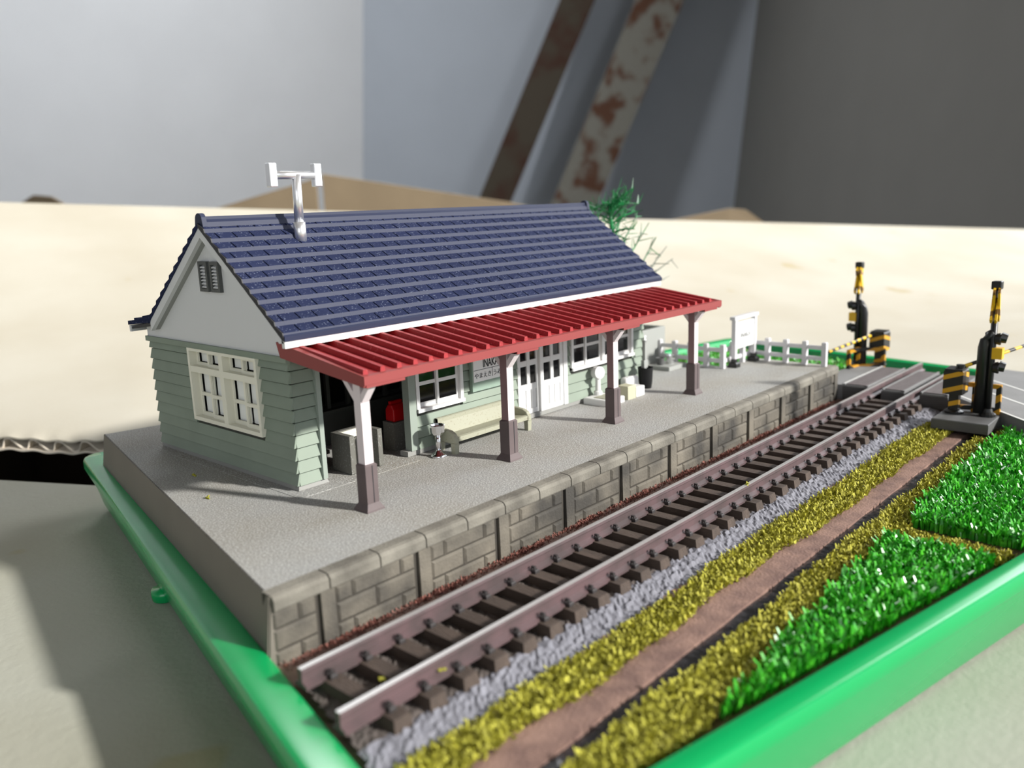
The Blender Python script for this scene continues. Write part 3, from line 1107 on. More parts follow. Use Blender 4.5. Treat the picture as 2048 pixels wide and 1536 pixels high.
# inner shell that the boards are fixed to, with openings cut as separate panels
WG = (34.7, 55.2, 7.1, 19.05)      # gable window y0,y1,z0,z1
W1 = (45.3, 56.0, 7.1, 17.8)       # front windows x0,x1,z0,z1
W2 = (86.0, 107.4, 7.2, 17.8)
DR = (70.3, 84.6, 0.95, 18.2)
OP = (27.0, 43.7)
core = MB()
T = 0.7
for y0, y1, z0, z1 in ((YF + .1, WG[0], 0.3, ZT), (WG[1], YB, 0.3, ZT), (WG[0], WG[1], 0.3, WG[2]), (WG[0], WG[1], WG[3], ZT)):
    core.box(XW0 + 0.1, XW0 + 0.1 + T, y0, y1, z0, z1)
for x0, x1, z0, z1 in ((XW0 + .1, OP[0] - 0.5, 0.3, ZT), (OP[0] - 0.5, OP[1] + .4, 18.6, ZT), (OP[1] + 0.4, W1[0], 0.3, ZT), (W1[0], W1[1], 0.3, W1[2]), (W1[0], W1[1], W1[3], ZT), (W1[1], DR[0], 0.3, ZT),
                       (DR[0], DR[1], DR[3], ZT), (DR[1], W2[0], 0.3, ZT), (W2[0], W2[1], 0.3, W2[2]), (W2[0], W2[1], W2[3], ZT), (W2[1], XW1, 0.3, ZT)):
    core.box(x0, x1, YF + 0.1, YF + 0.1 + T, z0, z1)
core.box(XW1 - 0.8, XW1 - 0.1, YF + 0.1, YB, 0.3, ZT)
core.box(XW0 + .1, XW1 - .1, YB - 0.8, YB - 0.1, 0.3, ZT)
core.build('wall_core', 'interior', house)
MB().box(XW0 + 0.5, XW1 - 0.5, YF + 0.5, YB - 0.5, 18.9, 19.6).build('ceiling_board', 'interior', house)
# waiting hall: partition, counter, inner window and bench in the dark
hall = MB()
hall.box(OP[0] - 0.2, 70, 44.0, 44.7, 0.2, 6.4)
hall.box(OP[0] - 0.2, 70, 44.0, 44.7, 14.5, 18.9)
for x in np.arange(27.5, 69, 4.2):
    hall.box(x, x + 0.7, 44.0, 44.6, 6.4, 14.5)
hall.box(69.4, 70, YF + 0.8, 44.5, 0.2, 18.9)
hall.box(30, 64, 42.6, 44.0, 6.0, 6.5)
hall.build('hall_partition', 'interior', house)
hb = MB()
hb.box(28.6, 33.5, 35.0, 42, 1.7, 2.3); hb.box(28.8, 29.3, 35.2, 41.8, 0.15, 1.7); hb.box(32.6, 33.1, 35.2, 41.8, 0.15, 1.7)
hb.build('hall_bench', 'booth', house)
st = MB().box(44.1, 47.6, 31.5, 34.3, 0.07, 4.9)
st.build('telephone_stand', 'booth', house)

# weatherboards
NC = 10
CH = (ZT - 0.85) / NC


def clap(u0, u1, z0, z1, face, plane):
    """one board, head cut short; face 'x-' gable, 'y-' front, 'x+' and 'y+' others"""
    a, b = 0.48, 0.05        # proud at the foot, less at the head
    pts2 = [(b, z1 - 0.24), (a, z0), (a, z0 - 0.02), (-0.1, z0 - 0.02), (-0.1, z1 - 0.24)]  # gap above the head bares the dark core as a shadow line
    mb_ = MB()
    if face == 'x-':
        return mb_.prism([(plane - o, z) for o, z in pts2], u0, u1, 'y')
    if face == 'x+':
        return mb_.prism([(plane + o, z) for o, z in pts2], u0, u1, 'y')
    if face == 'y-':
        return mb_.prism([(plane - o, z) for o, z in pts2], u0, u1, 'x')
    return mb_.prism([(plane + o, z) for o, z in pts2], u0, u1, 'x')


def boards(u0, u1, face, plane, holes):
    for k in range(NC):
        z0, z1 = 0.85 + CH * k, 0.85 + CH * (k + 1)
        segs = [(u0, u1)]
        for a, b, h0, h1 in holes:
            # a board is interrupted when the hole covers most of it
            if h0 < z1 - 0.4 and h1 > z0 + 0.4:
                new = []
                for s0, s1 in segs:
                    if b <= s0 or a >= s1: new.append((s0, s1)); continue
                    if a > s0 + 0.15: new.append((s0, a))
                    if b < s1 - 0.15: new.append((b, s1))
                segs = new
        for s0, s1 in segs:
            yield clap(s0, s1, z0, min(z1, ZT), face, plane)


for b_ in boards(YF - 0.3, YB + 0.2, 'x-', XW0, [WG]): b_.build('weatherboard', 'sage', house)
for b_ in boards(XW0 - 0.05, OP[0] - 0.7, 'y-', YF, []): b_.build('weatherboard', 'sage', house)
for b_ in boards(OP[1] + 1.5, XW1 + 0.4, 'y-', YF, [W1, (DR[0], DR[1], 0, DR[3]), W2, (OP[1], OP[1] + 1.5, 0, 20)]): b_.build('weatherboard', 'sage', house)
for b_ in boards(YF - 0.3, YB + 0.2, 'x+', XW1, []): b_.build('weatherboard', 'sage', house)
for b_ in boards(XW0, XW1, 'y+', YB, []): b_.build('weatherboard', 'sage', house)
MB().box(XW0 - 0.75, XW0, YF - 0.6, YB + 0.6, ZT - 0.75, ZT + 0.1).build('head_band', 'sage', house)
MB().box(OP[0] - 0.7, OP[0] + 0.05, YF - 0.75, YF + 0.4, 0.9, 18.6).build('corner_trim', 'trim', house)
MB().box(OP[1], OP[1] + 1.5, YF - 0.65, YF + 0.9, 0.95, 18.6).build('corner_trim', 'trim', house)


# windows
def gable_window():
    y0, y1, z0, z1 = WG
    x = XW0
    w = MB()
    t = 0.62
    xo, xi = x - 0.85, x + 0.9
    w.box(xo, xi, y0, y0 + t, z0, z1); w.box(xo, xi, y1 - t, y1, z0, z1)
    w.box(xo, xi, y0 + t, y1 - t, z0, z0 + t); w.box(xo, xi, y0 + t, y1 - t, z1 - 0.45, z1)
    ym = (y0 + y1) / 2
    w.box(xo + 0.05, xi, ym - 0.6, ym + 0.6, z0 + t, z1 - 0.45)
    w.box(xo + 0.03, xi, y0 + t, y1 - t, 15.15, 16.15)
    fr_ = w.build('window', 'cream', house)
    for ya, yb in ((y0 + t, ym - 0.6), (ym + 0.6, y1 - t)):
        yc = (ya + yb) / 2
        for za, zb, mid in ((z0 + t, 15.15, True), (16.15, z1 - 0.45, False)):
            for k, (p, q, off) in enumerate(((yc - 0.05, yb, 0.35), (ya, yc + 0.45, 0.0))):
                s = MB()
                f_ = 0.5
                a, b = x + 0.05 + off, x + 0.35 + off
                s.box(a, b, p, p + f_, za, zb); s.box(a, b, q - f_, q, za, zb)
                s.box(a, b, p + f_, q - f_, za, za + 0.6 if mid else za + 0.45); s.box(a, b, p + f_, q - f_, zb - 0.4, zb)
                if mid:
                    zm = (za + zb) / 2 - 0.1
                    s.box(a, b, p + f_, q - f_, zm - 0.28, zm + 0.28)
                s.build('sash', 'cream', fr_)
                MB().box(x + 1.0, x + 1.1, p + f_, q - f_ - 0.1, za + 0.5, zb - 0.3).build('pane', 'backing', fr_)  # opaque white backing plate set behind the sash


gable_window()


def front_window(x0, x1, z0, z1, bays):
    w = MB()
    t = 0.7
    yo, yi = YF - 0.75, YF + 0.8
    w.box(x0, x0 + t, yo, yi, z0, z1); w.box(x1 - t, x1, yo, yi, z0, z1)
    w.box(x0, x1, yo - 0.35, yi, z0 - 0.05, z0 + 0.55); w.box(x0 + t, x1 - t, yo, yi, z1 - t, z1)
    cuts = np.linspace(x0 + t, x1 - t, bays + 1)
    for c in cuts[1:-1]:
        w.box(c - 0.45, c + 0.45, yo + 0.05, yi, z0, z1 - t)
    fr_ = w.build('window', 'white', house)
    for i in range(bays):
        a = cuts[i] + (0.45 if i else 0); b = cuts[i + 1] - (0.45 if i < bays - 1 else 0)
        m = (a + b) / 2
        for p, q, off in ((a, m + 0.1, 0.6), (m - 0.35, b, 0.1)):
            s = MB(); f_ = 0.5
            ya, yb = YF - 0.25 + off * 0.6, YF + 0.1 + off * 0.6
            za, zb = z0 + 0.55, z1 - t
            s.box(p, p + f_, ya, yb, za, zb); s.box(q - f_, q, ya, yb, za, zb)
            s.box(p + f_, q - f_, ya, yb, za, za + 0.75); s.box(p + f_, q - f_, ya, yb, zb - 0.5, zb)
            zm = z0 + 4.45
            s.box(p + f_, q - f_, ya, yb, zm - 0.3, zm + 0.3)
            s.build('sash', 'white', fr_)
            MB().box(p + f_, q - f_, (ya + yb) / 2 - 0.05, (ya + yb) / 2 + 0.05, za + 0.7, zb - 0.4).build('pane', 'glass', fr_)


front_window(*W1, 1)
front_window(*W2, 2)

# sliding doors
dfr = MB()
dfr.box(DR[1] - 1.15, DR[1], YF - 0.75, YF + 0.6, 0.95, DR[3]); dfr.box(DR[0], DR[0] + 0.25, YF - 0.45, YF + 0.6, 0.95, DR[3]); dfr.box(DR[0], DR[1], YF - 0.6, YF + 0.6, DR[3] - 0.8, DR[3])
dfr = dfr.build('door_frame', 'white', house)
for x0, x1, yo in ((DR[0] + 0.25, 76.9, 0.25), (76.6, DR[1] - 1.15, -0.25)):
    d = MB()
    ya, yb = YF + yo - 0.3, YF + yo + 0.15
    zt = DR[3] - 0.8
    d.box(x0, x0 + 0.95, ya, yb, 0.98, zt); d.box(x1 - 0.95, x1, ya, yb, 0.98, zt)
    xm = (x0 + x1) / 2
    d.box(xm - 0.42, xm + 0.42, ya - 0.04, yb, 6.6, zt)
    d.box(x0 + 0.95, x1 - 0.95, ya, yb, 0.98, 1.9)
    d.box(x0 + 0.95, x1 - 0.95, ya, yb, 5.6, 6.75)
    d.box(x0 + 0.95, x1 - 0.95, ya, yb, 10.2, 11.25)
    d.box(x0 + 0.95, x1 - 0.95, ya, yb, 15.0, zt)
    pw = (x1 - x0 - 1.9) / 3
    dd = d.build('door', 'white', house)
    for i in range(3):
        MB().box(x0 + 0.95 + pw * i + 0.1, x0 + 0.95 + pw * (i + 1) - 0.1, ya + 0.12, yb, 1.9, 5.6).build('panel', 'white', dd)
    for a, b in ((x0 + 0.95, xm - 0.42), (xm + 0.42, x1 - 0.95)):
        for z0, z1 in ((6.75, 10.2), (11.25, 15.0)):
            MB().box(a, b, ya + 0.25, yb - 0.05, z0, z1).build('pane', 'glass', dd)

# gable wall and roof
RY0, RZ0 = 44.9, 38.5       # ridge
EF = (24.7, 22.85)          # front eave edge
SLOPE = (RZ0 - EF[1]) / (RY0 - EF[0])
EB = (64.6, RZ0 - SLOPE * (64.6 - RY0))
KB = (73.0, 22.0)           # lean-to eave at the back
XR0, XR1 = 20.5, 115.4
for xg, nm in ((XW0 - 0.35, 'gable_wall'), (XW1 - 0.35, 'gable_wall')):
    MB().prism([(YF - 0.2, ZT + 0.08), (YB + 0.4, ZT + 0.08), (YB + 0.4, 22.4), (EB[0] + 0.5, EB[1] - 0.9), (RY0, RZ0 - 0.9), (EF[0] + 1.4, EF[1] + 0.2), (EF[0] + 1.4, ZT + 1.2)], xg, xg + 0.7, 'x').build(nm, 'gable', house)
MB().prism([(EF[0] + 0.3, EF[1] - 0.55), (RY0, RZ0 - 0.6), (EB[0], EB[1] - 0.6), (KB[0] - 0.3, KB[1] - 0.6), (KB[0] - 0.3, KB[1] - 1.0), (EB[0], EB[1] - 1.2), (RY0, RZ0 - 1.3), (EF[0] + 0.3, EF[1] - 1.2)], XR0 + 0.2, XR1 - 0.2, 'x').build('roof_deck', 'black', house)
# barge boards and eave boards in white
for xb in (XR0 + 0.05, XR1 - 0.75):
    bb = MB()
    bb.prism([(RY0, RZ0 - 0.35), (RY0, RZ0 - 1.9), (EF[0] + 1.4, EF[1] - 0.75), (EF[0] + 0.2, EF[1] - 0.6)], xb, xb + 0.7, 'x')
    bb.prism([(RY0, RZ0 - 0.35), (EB[0], EB[1] - 0.35), (EB[0], EB[1] - 2.0), (RY0, RZ0 - 1.9)], xb, xb + 0.7, 'x')
    bb.build('barge_board', 'gable', house)
MB().prism([(RY0, RZ0 - 0.6), (EB[0], EB[1] - 0.6), (EB[0], EB[1] - 1.9), (RY0, RZ0 - 1.9)], XR0 + 0.7, XW0 + 0.2, 'x').build('barge_soffit', 'concrete', house)
MB().box(XR0 + 0.05, XR1 - 0.1, EF[0] + 0.05, EF[0] + 0.75, EF[1] - 1.35, EF[1] - 0.15).build('eave_board', 'white', house)
MB().box(XR0 + 0.05, XR1 - 0.1, KB[0] - 0.8, KB[0] - 0.15, KB[1] - 1.4, KB[1] - 0.3).build('eave_board', 'gable', house)
# gable louvre vents
for y0 in (45.75, 42.35):
    v_ = MB()
    xa, xb = XW0 - 0.95, XW0 - 0.3
    y1, z0, z1 = y0 + 2.6, 28.4, 33.0
    t = 0.5
    v_.box(xa, xb, y0, y0 + t, z0, z1); v_.box(xa, xb, y1 - t, y1, z0, z1); v_.box(xa, xb, y0 + t, y1 - t, z0, z0 + t); v_.box(xa, xb, y0 + t, y1 - t, z1 - t, z1)
    vo = v_.build('louvre_vent', 'vent', house)
    for k in range(7):
        z = z0 + t + 0.1 + k * 0.5
        MB().poly([(xa + 0.1, y0 + t, z), (xa + 0.1, y1 - t, z), (xb, y1 - t, z + 0.35), (xb, y0 + t, z + 0.35), (xa + 0.1, y0 + t, z + 0.14), (xa + 0.1, y1 - t, z + 0.14), (xb, y1 - t, z + 0.45), (xb, y0 + t, z + 0.45)],
                  [(0, 1, 2, 3), (7, 6, 5, 4), (0, 4, 5, 1)]).build('slat', 'gable', vo)

# tiles on the front slope: rows overlap, each tile one piece
NR, TP = 11, 2.845
sl_len = math.hypot(RY0 - EF[0], RZ0 - EF[1])
dy, dz = (EF[0] - RY0) / sl_len, (EF[1] - RZ0) / sl_len      # down the slope
ny_, nz_ = dz, -dy                                            # outward
if nz_ < 0: ny_, nz_ = -ny_, -nz_
pitch = sl_len / NR


RUN, DROP = (RY0 - EF[0]) / NR, (RZ0 - EF[1]) / NR
PROF = [(0.0, 0.22), (-RUN * 0.9, -DROP * 0.44), (-RUN * 1.0 - 0.02, -DROP * 0.86), (-RUN * 0.98, -DROP * 1.25), (0.0, -0.35)]


def tile(w):
    """flat-lying upper face and a steep rounded lip; local x along the eave, origin at the row's head"""
    g = 0.09
    e = 0.004
    b0, b1 = (PROF[1][0], PROF[1][1] + 0.08), (PROF[1][0], PROF[1][1] - 0.02)
    pts_ = [(g, *PROF[0]), (w - g, *PROF[0]), (w - g, *b1), (g, *b0), (e, *PROF[1]), (w - e, *PROF[1]), (w - e, *PROF[2]), (e, *PROF[2]), (e, *PROF[3]), (w - e, *PROF[3]), (g, *PROF[4]), (w - g, *PROF[4])]
    return MB().poly(pts_, [(0, 3, 2, 1), (4, 7, 6, 5), (7, 8, 9, 6), (0, 10, 8, 7, 4, 3), (1, 2, 5, 6, 9, 11), (3, 4, 5, 2), (0, 1, 11, 10), (8, 10, 11, 9)])


def lip_faces(me):
    """the steep lip of a tile is clean and glossy, its lying face dusty"""
    me.materials.append(M['navy_lip'])
    for p in me.polygons:
        if p.index % 8 in (1, 2):
            p.material_index = 1


tile_full = tile(TP).mesh('roof_tile', 'navy')
half = tile(TP / 2).mesh('roof_tile', 'navy')
lip_faces(tile_full)
lip_faces(half)
rest = MB()
count = 0
NCOL = int((XR1 - XR0) / TP)
for r_ in range(NR):
    s0 = r_ * pitch
    oy, oz = RY0 + s0 * dy, RZ0 + s0 * dz
    x = XR0
    cols = []
    if r_ % 2:
        cols.append((XR0, TP / 2)); x += TP / 2
    while x + 0.4 < XR1:
        cols.append((x, min(TP, XR1 - x))); x += TP
    for c, (xx, w) in enumerate(cols):
        if count < 300 and c < 25 and (abs(w - TP) < 1e-6 or abs(w - TP / 2) < 1e-6):
            put('roof_tile', tile_full if abs(w - TP) < 1e-6 else half, house, (xx, oy, oz)); count += 1
        else:
            t_ = tile(w)
            rest.poly([(a + xx, b + oy, c2 + oz) for a, b, c2 in t_.v], t_.f)
fo_ = rest.build('roof_tile_field', 'navy', house)
lip_faces(fo_.data)
tag(fo_, kind='stuff')
rest = MB()
# back slope and lean-to, not seen from the platform side except for their stepped verge
for r_ in range(NR):
    oy, oz = RY0 + RUN * r_, RZ0 - DROP * r_
    rest.prism([(oy - p, oz + q) for p, q in PROF][::-1], XR0 - 0.1, XR1, 'x')
rest.prism([(EB[0] - 1.0, EB[1] + 0.9), (EB[0] + 2.6, EB[1] + 0.35), (EB[0] + 2.6, EB[1] + 0.0), (KB[0] - 2.6, KB[1] + 1.1), (KB[0] - 2.6, KB[1] + 0.75), (KB[0], KB[1] + 0.45), (KB[0], KB[1] - 0.25), (EB[0], EB[1] - 0.6)], XR0 - 0.05, XR1, 'x')
tag(rest.build('back_roof_tile_field', 'navy', house), kind='stuff')
vg = MB()  # added strip, black for the shade on the tile ends
for r_ in range(NR):
    oy, oz = RY0 - RUN * r_, RZ0 - DROP * r_
    vg.prism([(oy + p, oz + q + 0.03) for p, q in PROF], XR0 - 0.14, XR0 + 0.03, 'x')
vg.build('verge_shade', 'black', house)
# drip edge and ridge
MB().prism([(EF[0] - 0.15, EF[1] - 0.35), (EF[0] - 0.2, EF[1] + 0.3), (EF[0] + 0.6, EF[1] + 0.95), (EF[0] + 0.6, EF[1] - 0.2)], XR0 - 0.05, XR1 + 0.05, 'x').build('drip_edge', 'navy_lip', house)
for y_, sgn in ((RY0, 1),):
    MB().prism([(RY0 - 1.15, RZ0 - 0.35), (RY0 - 0.95, RZ0 + 0.35), (RY0 - 0.55, RZ0 + 0.75), (RY0 - 0.5, RZ0 + 1.2), (RY0 + 0.5, RZ0 + 1.2), (RY0 + 0.55, RZ0 + 0.75), (RY0 + 0.95, RZ0 + 0.35), (RY0 + 1.15, RZ0 - 0.35)], XR0 + 0.4, XR1 - 0.3, 'x').build('ridge_cap', 'navy_lip', house)
for xx in (XR0 + 0.15, XR1 - 0.75):
    pr_ = [(RY0 - 1.2, RZ0 - 0.3)] + [(RY0 + 1.0 * math.cos(a), RZ0 + 0.75 + 0.95 * math.sin(a)) for a in np.linspace(math.pi * 1.0, 0, 9)] + [(RY0 + 1.2, RZ0 - 0.3)]
    MB().prism(pr_, xx, xx + 0.75, 'x').build('ridge_end_tile', 'navy_lip', house)

# ================================================================== ANTENNA
ant = thing('roof_antenna', (35.4, 40.6, 36.0), 'chrome T-shaped antenna standing on the navy roof ridge', 'antenna')
AX, AY = 35.5, 40.9
MB().tube([(AX, AY, 35.2), (AX, AY, 38.3)], 0.95, 12).build('socket', 'silver', ant, smooth=True)
MB().tube([(AX, AY, 38.2), (AX + 0.15, AY, 45.6)], 0.74, 12).build('mast', 'silver', ant, smooth=True)
MB().tube([(AX - 4.4, AY, 45.5), (AX + 3.9, AY, 45.5)], 0.62, 12).build('crossbar', 'silver', ant, smooth=True)
for xx in (AX - 4.9, AX + 3.3):
    MB().box(xx - 0.05, xx + 1.3, AY - 0.6, AY + 0.6, 43.7, 47.3).build('end_plate', 'silver', ant, bevel=0.15)

# ================================================================== PLATFORM CANOPY
can = thing('platform_canopy', (69, 18, 0), 'ribbed red platform canopy carried on four white posts', 'canopy')
CX0, CX1 = 22.3, 115.0
CB, CFr = (28.3, 21.3), (10.0, 18.75)
csl = (CB[1] - CFr[1]) / (CB[0] - CFr[0])
MB().prism([(CFr[0], CFr[1]), (CB[0], CB[1]), (CB[0], CB[1] - 0.6), (CFr[0], CFr[1] - 0.6)], CX0, CX1, 'x').build('roof_sheet', 'red', can)
MB().prism([(CFr[0] - 0.05, CFr[1] + 0.12), (CFr[0] + 0.75, CFr[1] + 0.2), (CFr[0] + 0.75, CFr[1] - 1.05), (CFr[0] - 0.05, CFr[1] - 1.05)], CX0 - 0.1, CX1 + 0.1, 'x').build('front_fascia', 'red_face', can)
MB().poly([(CX0 - 0.12, CFr[0], CFr[1] + 0.15), (CX0 - 0.75, CB[0] + 0.3, CB[1] + 0.7), (CX0 - 0.7, CB[0] - 0.4, CB[1] - 1.5), (CX0 - 0.12, CFr[0] + 0.15, CFr[1] - 1.3),
           (CX0 + 0.6, CFr[0], CFr[1] + 0.15), (CX0 + 0.3, CB[0] + 0.3, CB[1] + 0.7), (CX0 + 0.3, CB[0] - 0.4, CB[1] - 1.5), (CX0 + 0.6, CFr[0] + 0.15, CFr[1] - 1.3)],
          [(0, 1, 2, 3), (7, 6, 5, 4), (0, 4, 5, 1), (1, 5, 6, 2), (2, 6, 7, 3), (3, 7, 4, 0)]).build('end_fascia', 'red_face', can)
for xa in (CX1 - 0.6,):
    MB().prism([(CFr[0], CFr[1] + 0.15), (CB[0] + 0.2, CB[1] + 0.25), (CB[0] - 0.6, CB[1] - 1.7), (CFr[0] + 0.2, CFr[1] - 1.3)], xa, xa + 0.72, 'x').build('end_fascia', 'red_face', can)
rb = MB().poly([(-0.45, CFr[0] + 0.7, CFr[1] + 0.05), (0.45, CFr[0] + 0.7, CFr[1] + 0.05), (0.32, CFr[0] + 0.75, CFr[1] + 0.85), (-0.32, CFr[0] + 0.75, CFr[1] + 0.85),
                (-0.45, CB[0], CB[1] - 0.05), (0.45, CB[0], CB[1] - 0.05), (0.32, CB[0], CB[1] + 0.75), (-0.32, CB[0], CB[1] + 0.75)],
               [(0, 1, 2, 3), (7, 6, 5, 4), (0, 3, 7, 4), (3, 2, 6, 7), (2, 1, 5, 6)]).mesh('rib', 'red')
for k in range(32):
    put('rib', rb, can, (25.97 - 2.0 + 2.862 * k + 0.0 + 2.0, 0, 0) if False else (25.9 + 2.862 * (k - 1) + 0.05, 0, 0))
MB().box(CX0 + 0.3, CX1 - 0.3, 12.5, 13.5, 18.2, 18.6).build('purlin', 'red_face', can)
PX0, PP, PY = 23.85, 28.37, 13.0


def tapered(cx, cy, levels):
    mb_ = MB()
    pts_ = []
    for w, z in levels:
        pts_ += [(cx - w, cy - w, z), (cx + w, cy - w, z), (cx + w, cy + w, z), (cx - w, cy + w, z)]
    fc_ = [(3, 2, 1, 0), tuple(4 * (len(levels) - 1) + i for i in range(4))]
    for k_ in range(len(levels) - 1):
        for i in range(4):
            j = (i + 1) % 4
            fc_.append((4 * k_ + i, 4 * k_ + j, 4 * k_ + 4 + j, 4 * k_ + 4 + i))
    return mb_.poly(pts_, fc_)


def mauve_side(o):
    """faces turned to -x take a darker mauve"""
    o.data.materials.append(M['post_mauve'])
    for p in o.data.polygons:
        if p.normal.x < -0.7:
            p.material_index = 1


for k in range(4):
    px = PX0 + PP * k
    post = tapered(px, PY, [(0.72, 6.2), (0.72, 18.2)]).build('post', 'post', can)
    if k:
        mauve_side(post)
    tapered(px, PY, [(1.5, 0.0), (1.45, 0.25), (1.0, 1.05), (1.0, 6.3), (0.8, 6.5)]).build('post_base', 'brown', post)
    MB().box(px + 0.1, px + 0.22, PY - 1.04, PY - 0.98, 1.1, 6.3).build('base_groove', 'black', post)
    br_ = MB().bar((px, PY - 0.25, 14.9), (px, 10.55, 17.75), 1.2, 0.75, up=(0, 1, 0)).build('brace', 'post', post)
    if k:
        mauve_side(br_)
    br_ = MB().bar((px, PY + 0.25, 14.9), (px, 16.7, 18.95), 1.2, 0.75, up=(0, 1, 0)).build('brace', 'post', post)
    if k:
        mauve_side(br_)
    MB().box(px - 0.6 if k else px - 1.3, px + 5.2 if k == 0 else px + 4.4, CFr[0] + 0.02, 11.4, 17.3, 18.3).build('bearer', 'red_face', post)

# ================================================================== WALL NAME BOARD
def text(body, size, material, parent, x, y, z, name='lettering', depth=0.05, bold=0.0, sx=1.0):
    """flat lettering standing in the plane facing -y, centred on x, resting on z"""
    cu = bpy.data.curves.new('text', 'FONT')
    cu.body = body
    cu.size = size
    cu.align_x = 'CENTER'
    cu.extrude = depth / 2
    cu.offset = bold
    ob = bpy.data.objects.new('text', cu)
    COL.objects.link(ob)
    dg = bpy.context.evaluated_depsgraph_get()
    me = bpy.data.meshes.new_from_object(ob.evaluated_get(dg))
    COL.objects.unlink(ob)
    bpy.data.objects.remove(ob)
    vs = [(v.co.x, v.co.y, v.co.z) for v in me.vertices]
    fs = [tuple(p.vertices) for p in me.polygons]
    bpy.data.meshes.remove(me)
    mb_ = MB()
    mb_.poly([(x + a * sx, y - c, z + b) for a, b, c in vs], fs)
    o = mb_.build(name, material, parent)
    return o


nb_ = thing('station_name_board', (63.9, YF - 0.6, 8.2), 'white INAKA name board on the station wall above the bench', 'sign', 'station name boards')
MB().box(57.9, 67.7, YF - 1.05, YF - 0.35, 8.2, 16.1).build('backing_board', 'sign_back', nb_)
MB().box(58.15, 67.5, YF - 1.2, YF - 1.05, 9.85, 15.9).build('board', 'sign', nb_)
yt = YF - 1.22
text('いなか', 1.7, 'ink', nb_, 62.8, yt, 14.1)
text('INAKA', 1.95, 'ink', nb_, 62.4, yt, 12.25, bold=0.03, sx=0.66)
text('やまえき', 1.08, 'ink', nb_, 60.45, yt, 10.5)
text('うみえき', 1.08, 'ink', nb_, 65.1, yt, 10.5)
MB().box(58.2, 67.45, yt - 0.02, yt + 0.03, 11.87, 11.95).build('rule', 'ink', nb_)
MB().box(62.76, 62.84, yt - 0.02, yt + 0.03, 10.3, 11.9).build('rule', 'ink', nb_)

# ================================================================== PLATFORM FURNITURE
# bench
be = thing('platform_bench', (58, 24, 0), 'long cream platform bench against the station wall', 'bench')
BX0, BX1 = 48.7, 67.8
MB().prism([(21.9, 2.0), (21.9, 2.75), (22.3, 2.85), (25.6, 2.55), (26.4, 5.35), (26.9, 5.35), (26.3, 2.1)], BX0 + 0.5, BX1 - 0.5, 'x').build('seat', 'bench', be)
for xa in (BX0, BX1 - 0.9):
    pr_ = [(26.9, 1.7), (26.95, 3.9), (24.6, 3.95), (23.1, 3.8), (22.2, 3.4), (21.75, 2.7), (21.7, 1.7)]
    MB().prism(pr_, xa, xa + 0.9, 'x').build('arm_rest', 'bench', be, bevel=0.2)
    for yy in (22.3, 25.6):
        tapered(xa + 0.45, yy, [(0.42, 0.16 if yy > 24.3 else 0.0), (0.5, 1.8)]).build('leg', 'bench', be)
MB().prism([(26.2, 4.6), (26.2, 5.3), (26.85, 5.3), (26.85, 4.6)], BX0 + 0.5, BX1 - 0.5, 'x').build('back_rail', 'bench', be)

# drinking fountain
FX, FY = 46.5, 23.4
fo = thing('drinking_fountain', (FX, FY, 0), 'chrome drinking fountain with round bowl beside the bench end', 'fountain')
MB().lathe(FX, FY, [(1.35, 0.0), (1.35, 0.25), (1.0, 0.55), (0.55, 0.95), (0.45, 1.2)], 20).build('foot', 'chrome', fo, smooth=True)
MB().lathe(FX, FY, [(0.45, 1.1), (0.42, 3.7)], 16).build('column', 'chrome', fo, smooth=True)
MB().lathe(FX, FY, [(0.45, 3.5), (0.9, 3.75), (1.22, 4.2), (1.3, 5.3), (1.1, 5.35), (0.95, 5.0), (0.2, 4.9)], 10).build('bowl', 'chrome', fo)

# ticket gate booth
bo = thing('ticket_gate_booth', (34.6, 29, 0), 'three-sided grey ticket gate booth in the station entrance', 'booth')
MB().box(31.5, 32.4, 26.8, 31.6, 0.16, 6.2).build('side_panel', 'booth', bo, bevel=0.08)
MB().box(36.9, 37.8, 26.8, 31.6, 0.16, 6.2).build('side_panel', 'booth', bo, bevel=0.08)
MB().box(32.4, 36.9, 30.8, 31.6, 0.16, 6.2).build('back_panel', 'booth', bo)
MB().box(32.4, 36.9, 30.0, 30.8, 5.0, 5.5).build('shelf', 'cream', bo)
MB().tube([(32.4, 30.6, 5.75), (36.9, 30.6, 5.75)], 0.35, 10).build('rail', 'cream', bo, smooth=True)

# telephone on its stand
ph = thing('telephone', (45.9, 32.8, 4.92), 'red public telephone on a grey stand inside the entrance', 'telephone')
MB().prism([(31.7, 4.92), (34.0, 4.92), (33.9, 7.0), (33.2, 7.9), (32.3, 7.9), (31.7, 7.0)], 44.4, 47.4, 'x').build('body', 'phone', ph, bevel=0.3, segs=3)
MB().bar((44.6, 32.9, 8.1), (47.2, 32.9, 8.1), 0.7, 0.55).build('handset', 'phone', ph, bevel=0.15)

# weighing scale
sc_ = thing('weighing_scale', (91.5, 23.5, 0), 'white platform scale with a round dial on a column', 'scale')
MB().chamfer(89.2, 95.2, 20.6, 26.4, 0.0, 1.25, 0.15).build('base', 'white', sc_)
MB().box(90.2, 94.6, 21.2, 24.6, 1.22, 1.35).build('weighing_plate', 'bench', sc_)
CXs, CYs = 92.9, 25.5
MB().lathe(CXs, CYs, [(0.85, 1.2), (0.85, 2.0), (0.55, 2.2), (0.5, 5.0)], 14).build('column', 'white', sc_, smooth=False)
dn_ = Vector((-0.25, -0.95, 0.12)).normalized()
c0 = Vector((CXs, CYs, 5.85))
dial = MB().tube([c0 - dn_ * 0.75, c0 - dn_ * 0.7, c0 + dn_ * 0.7, c0 + dn_ * 0.75], [1.05, 1.25, 1.25, 1.1], 22).build('dial', 'white', sc_)
MB().tube([c0 + dn_ * 0.72, c0 + dn_ * 0.82], 0.8, 20).build('dial_face', 'sign', dial)
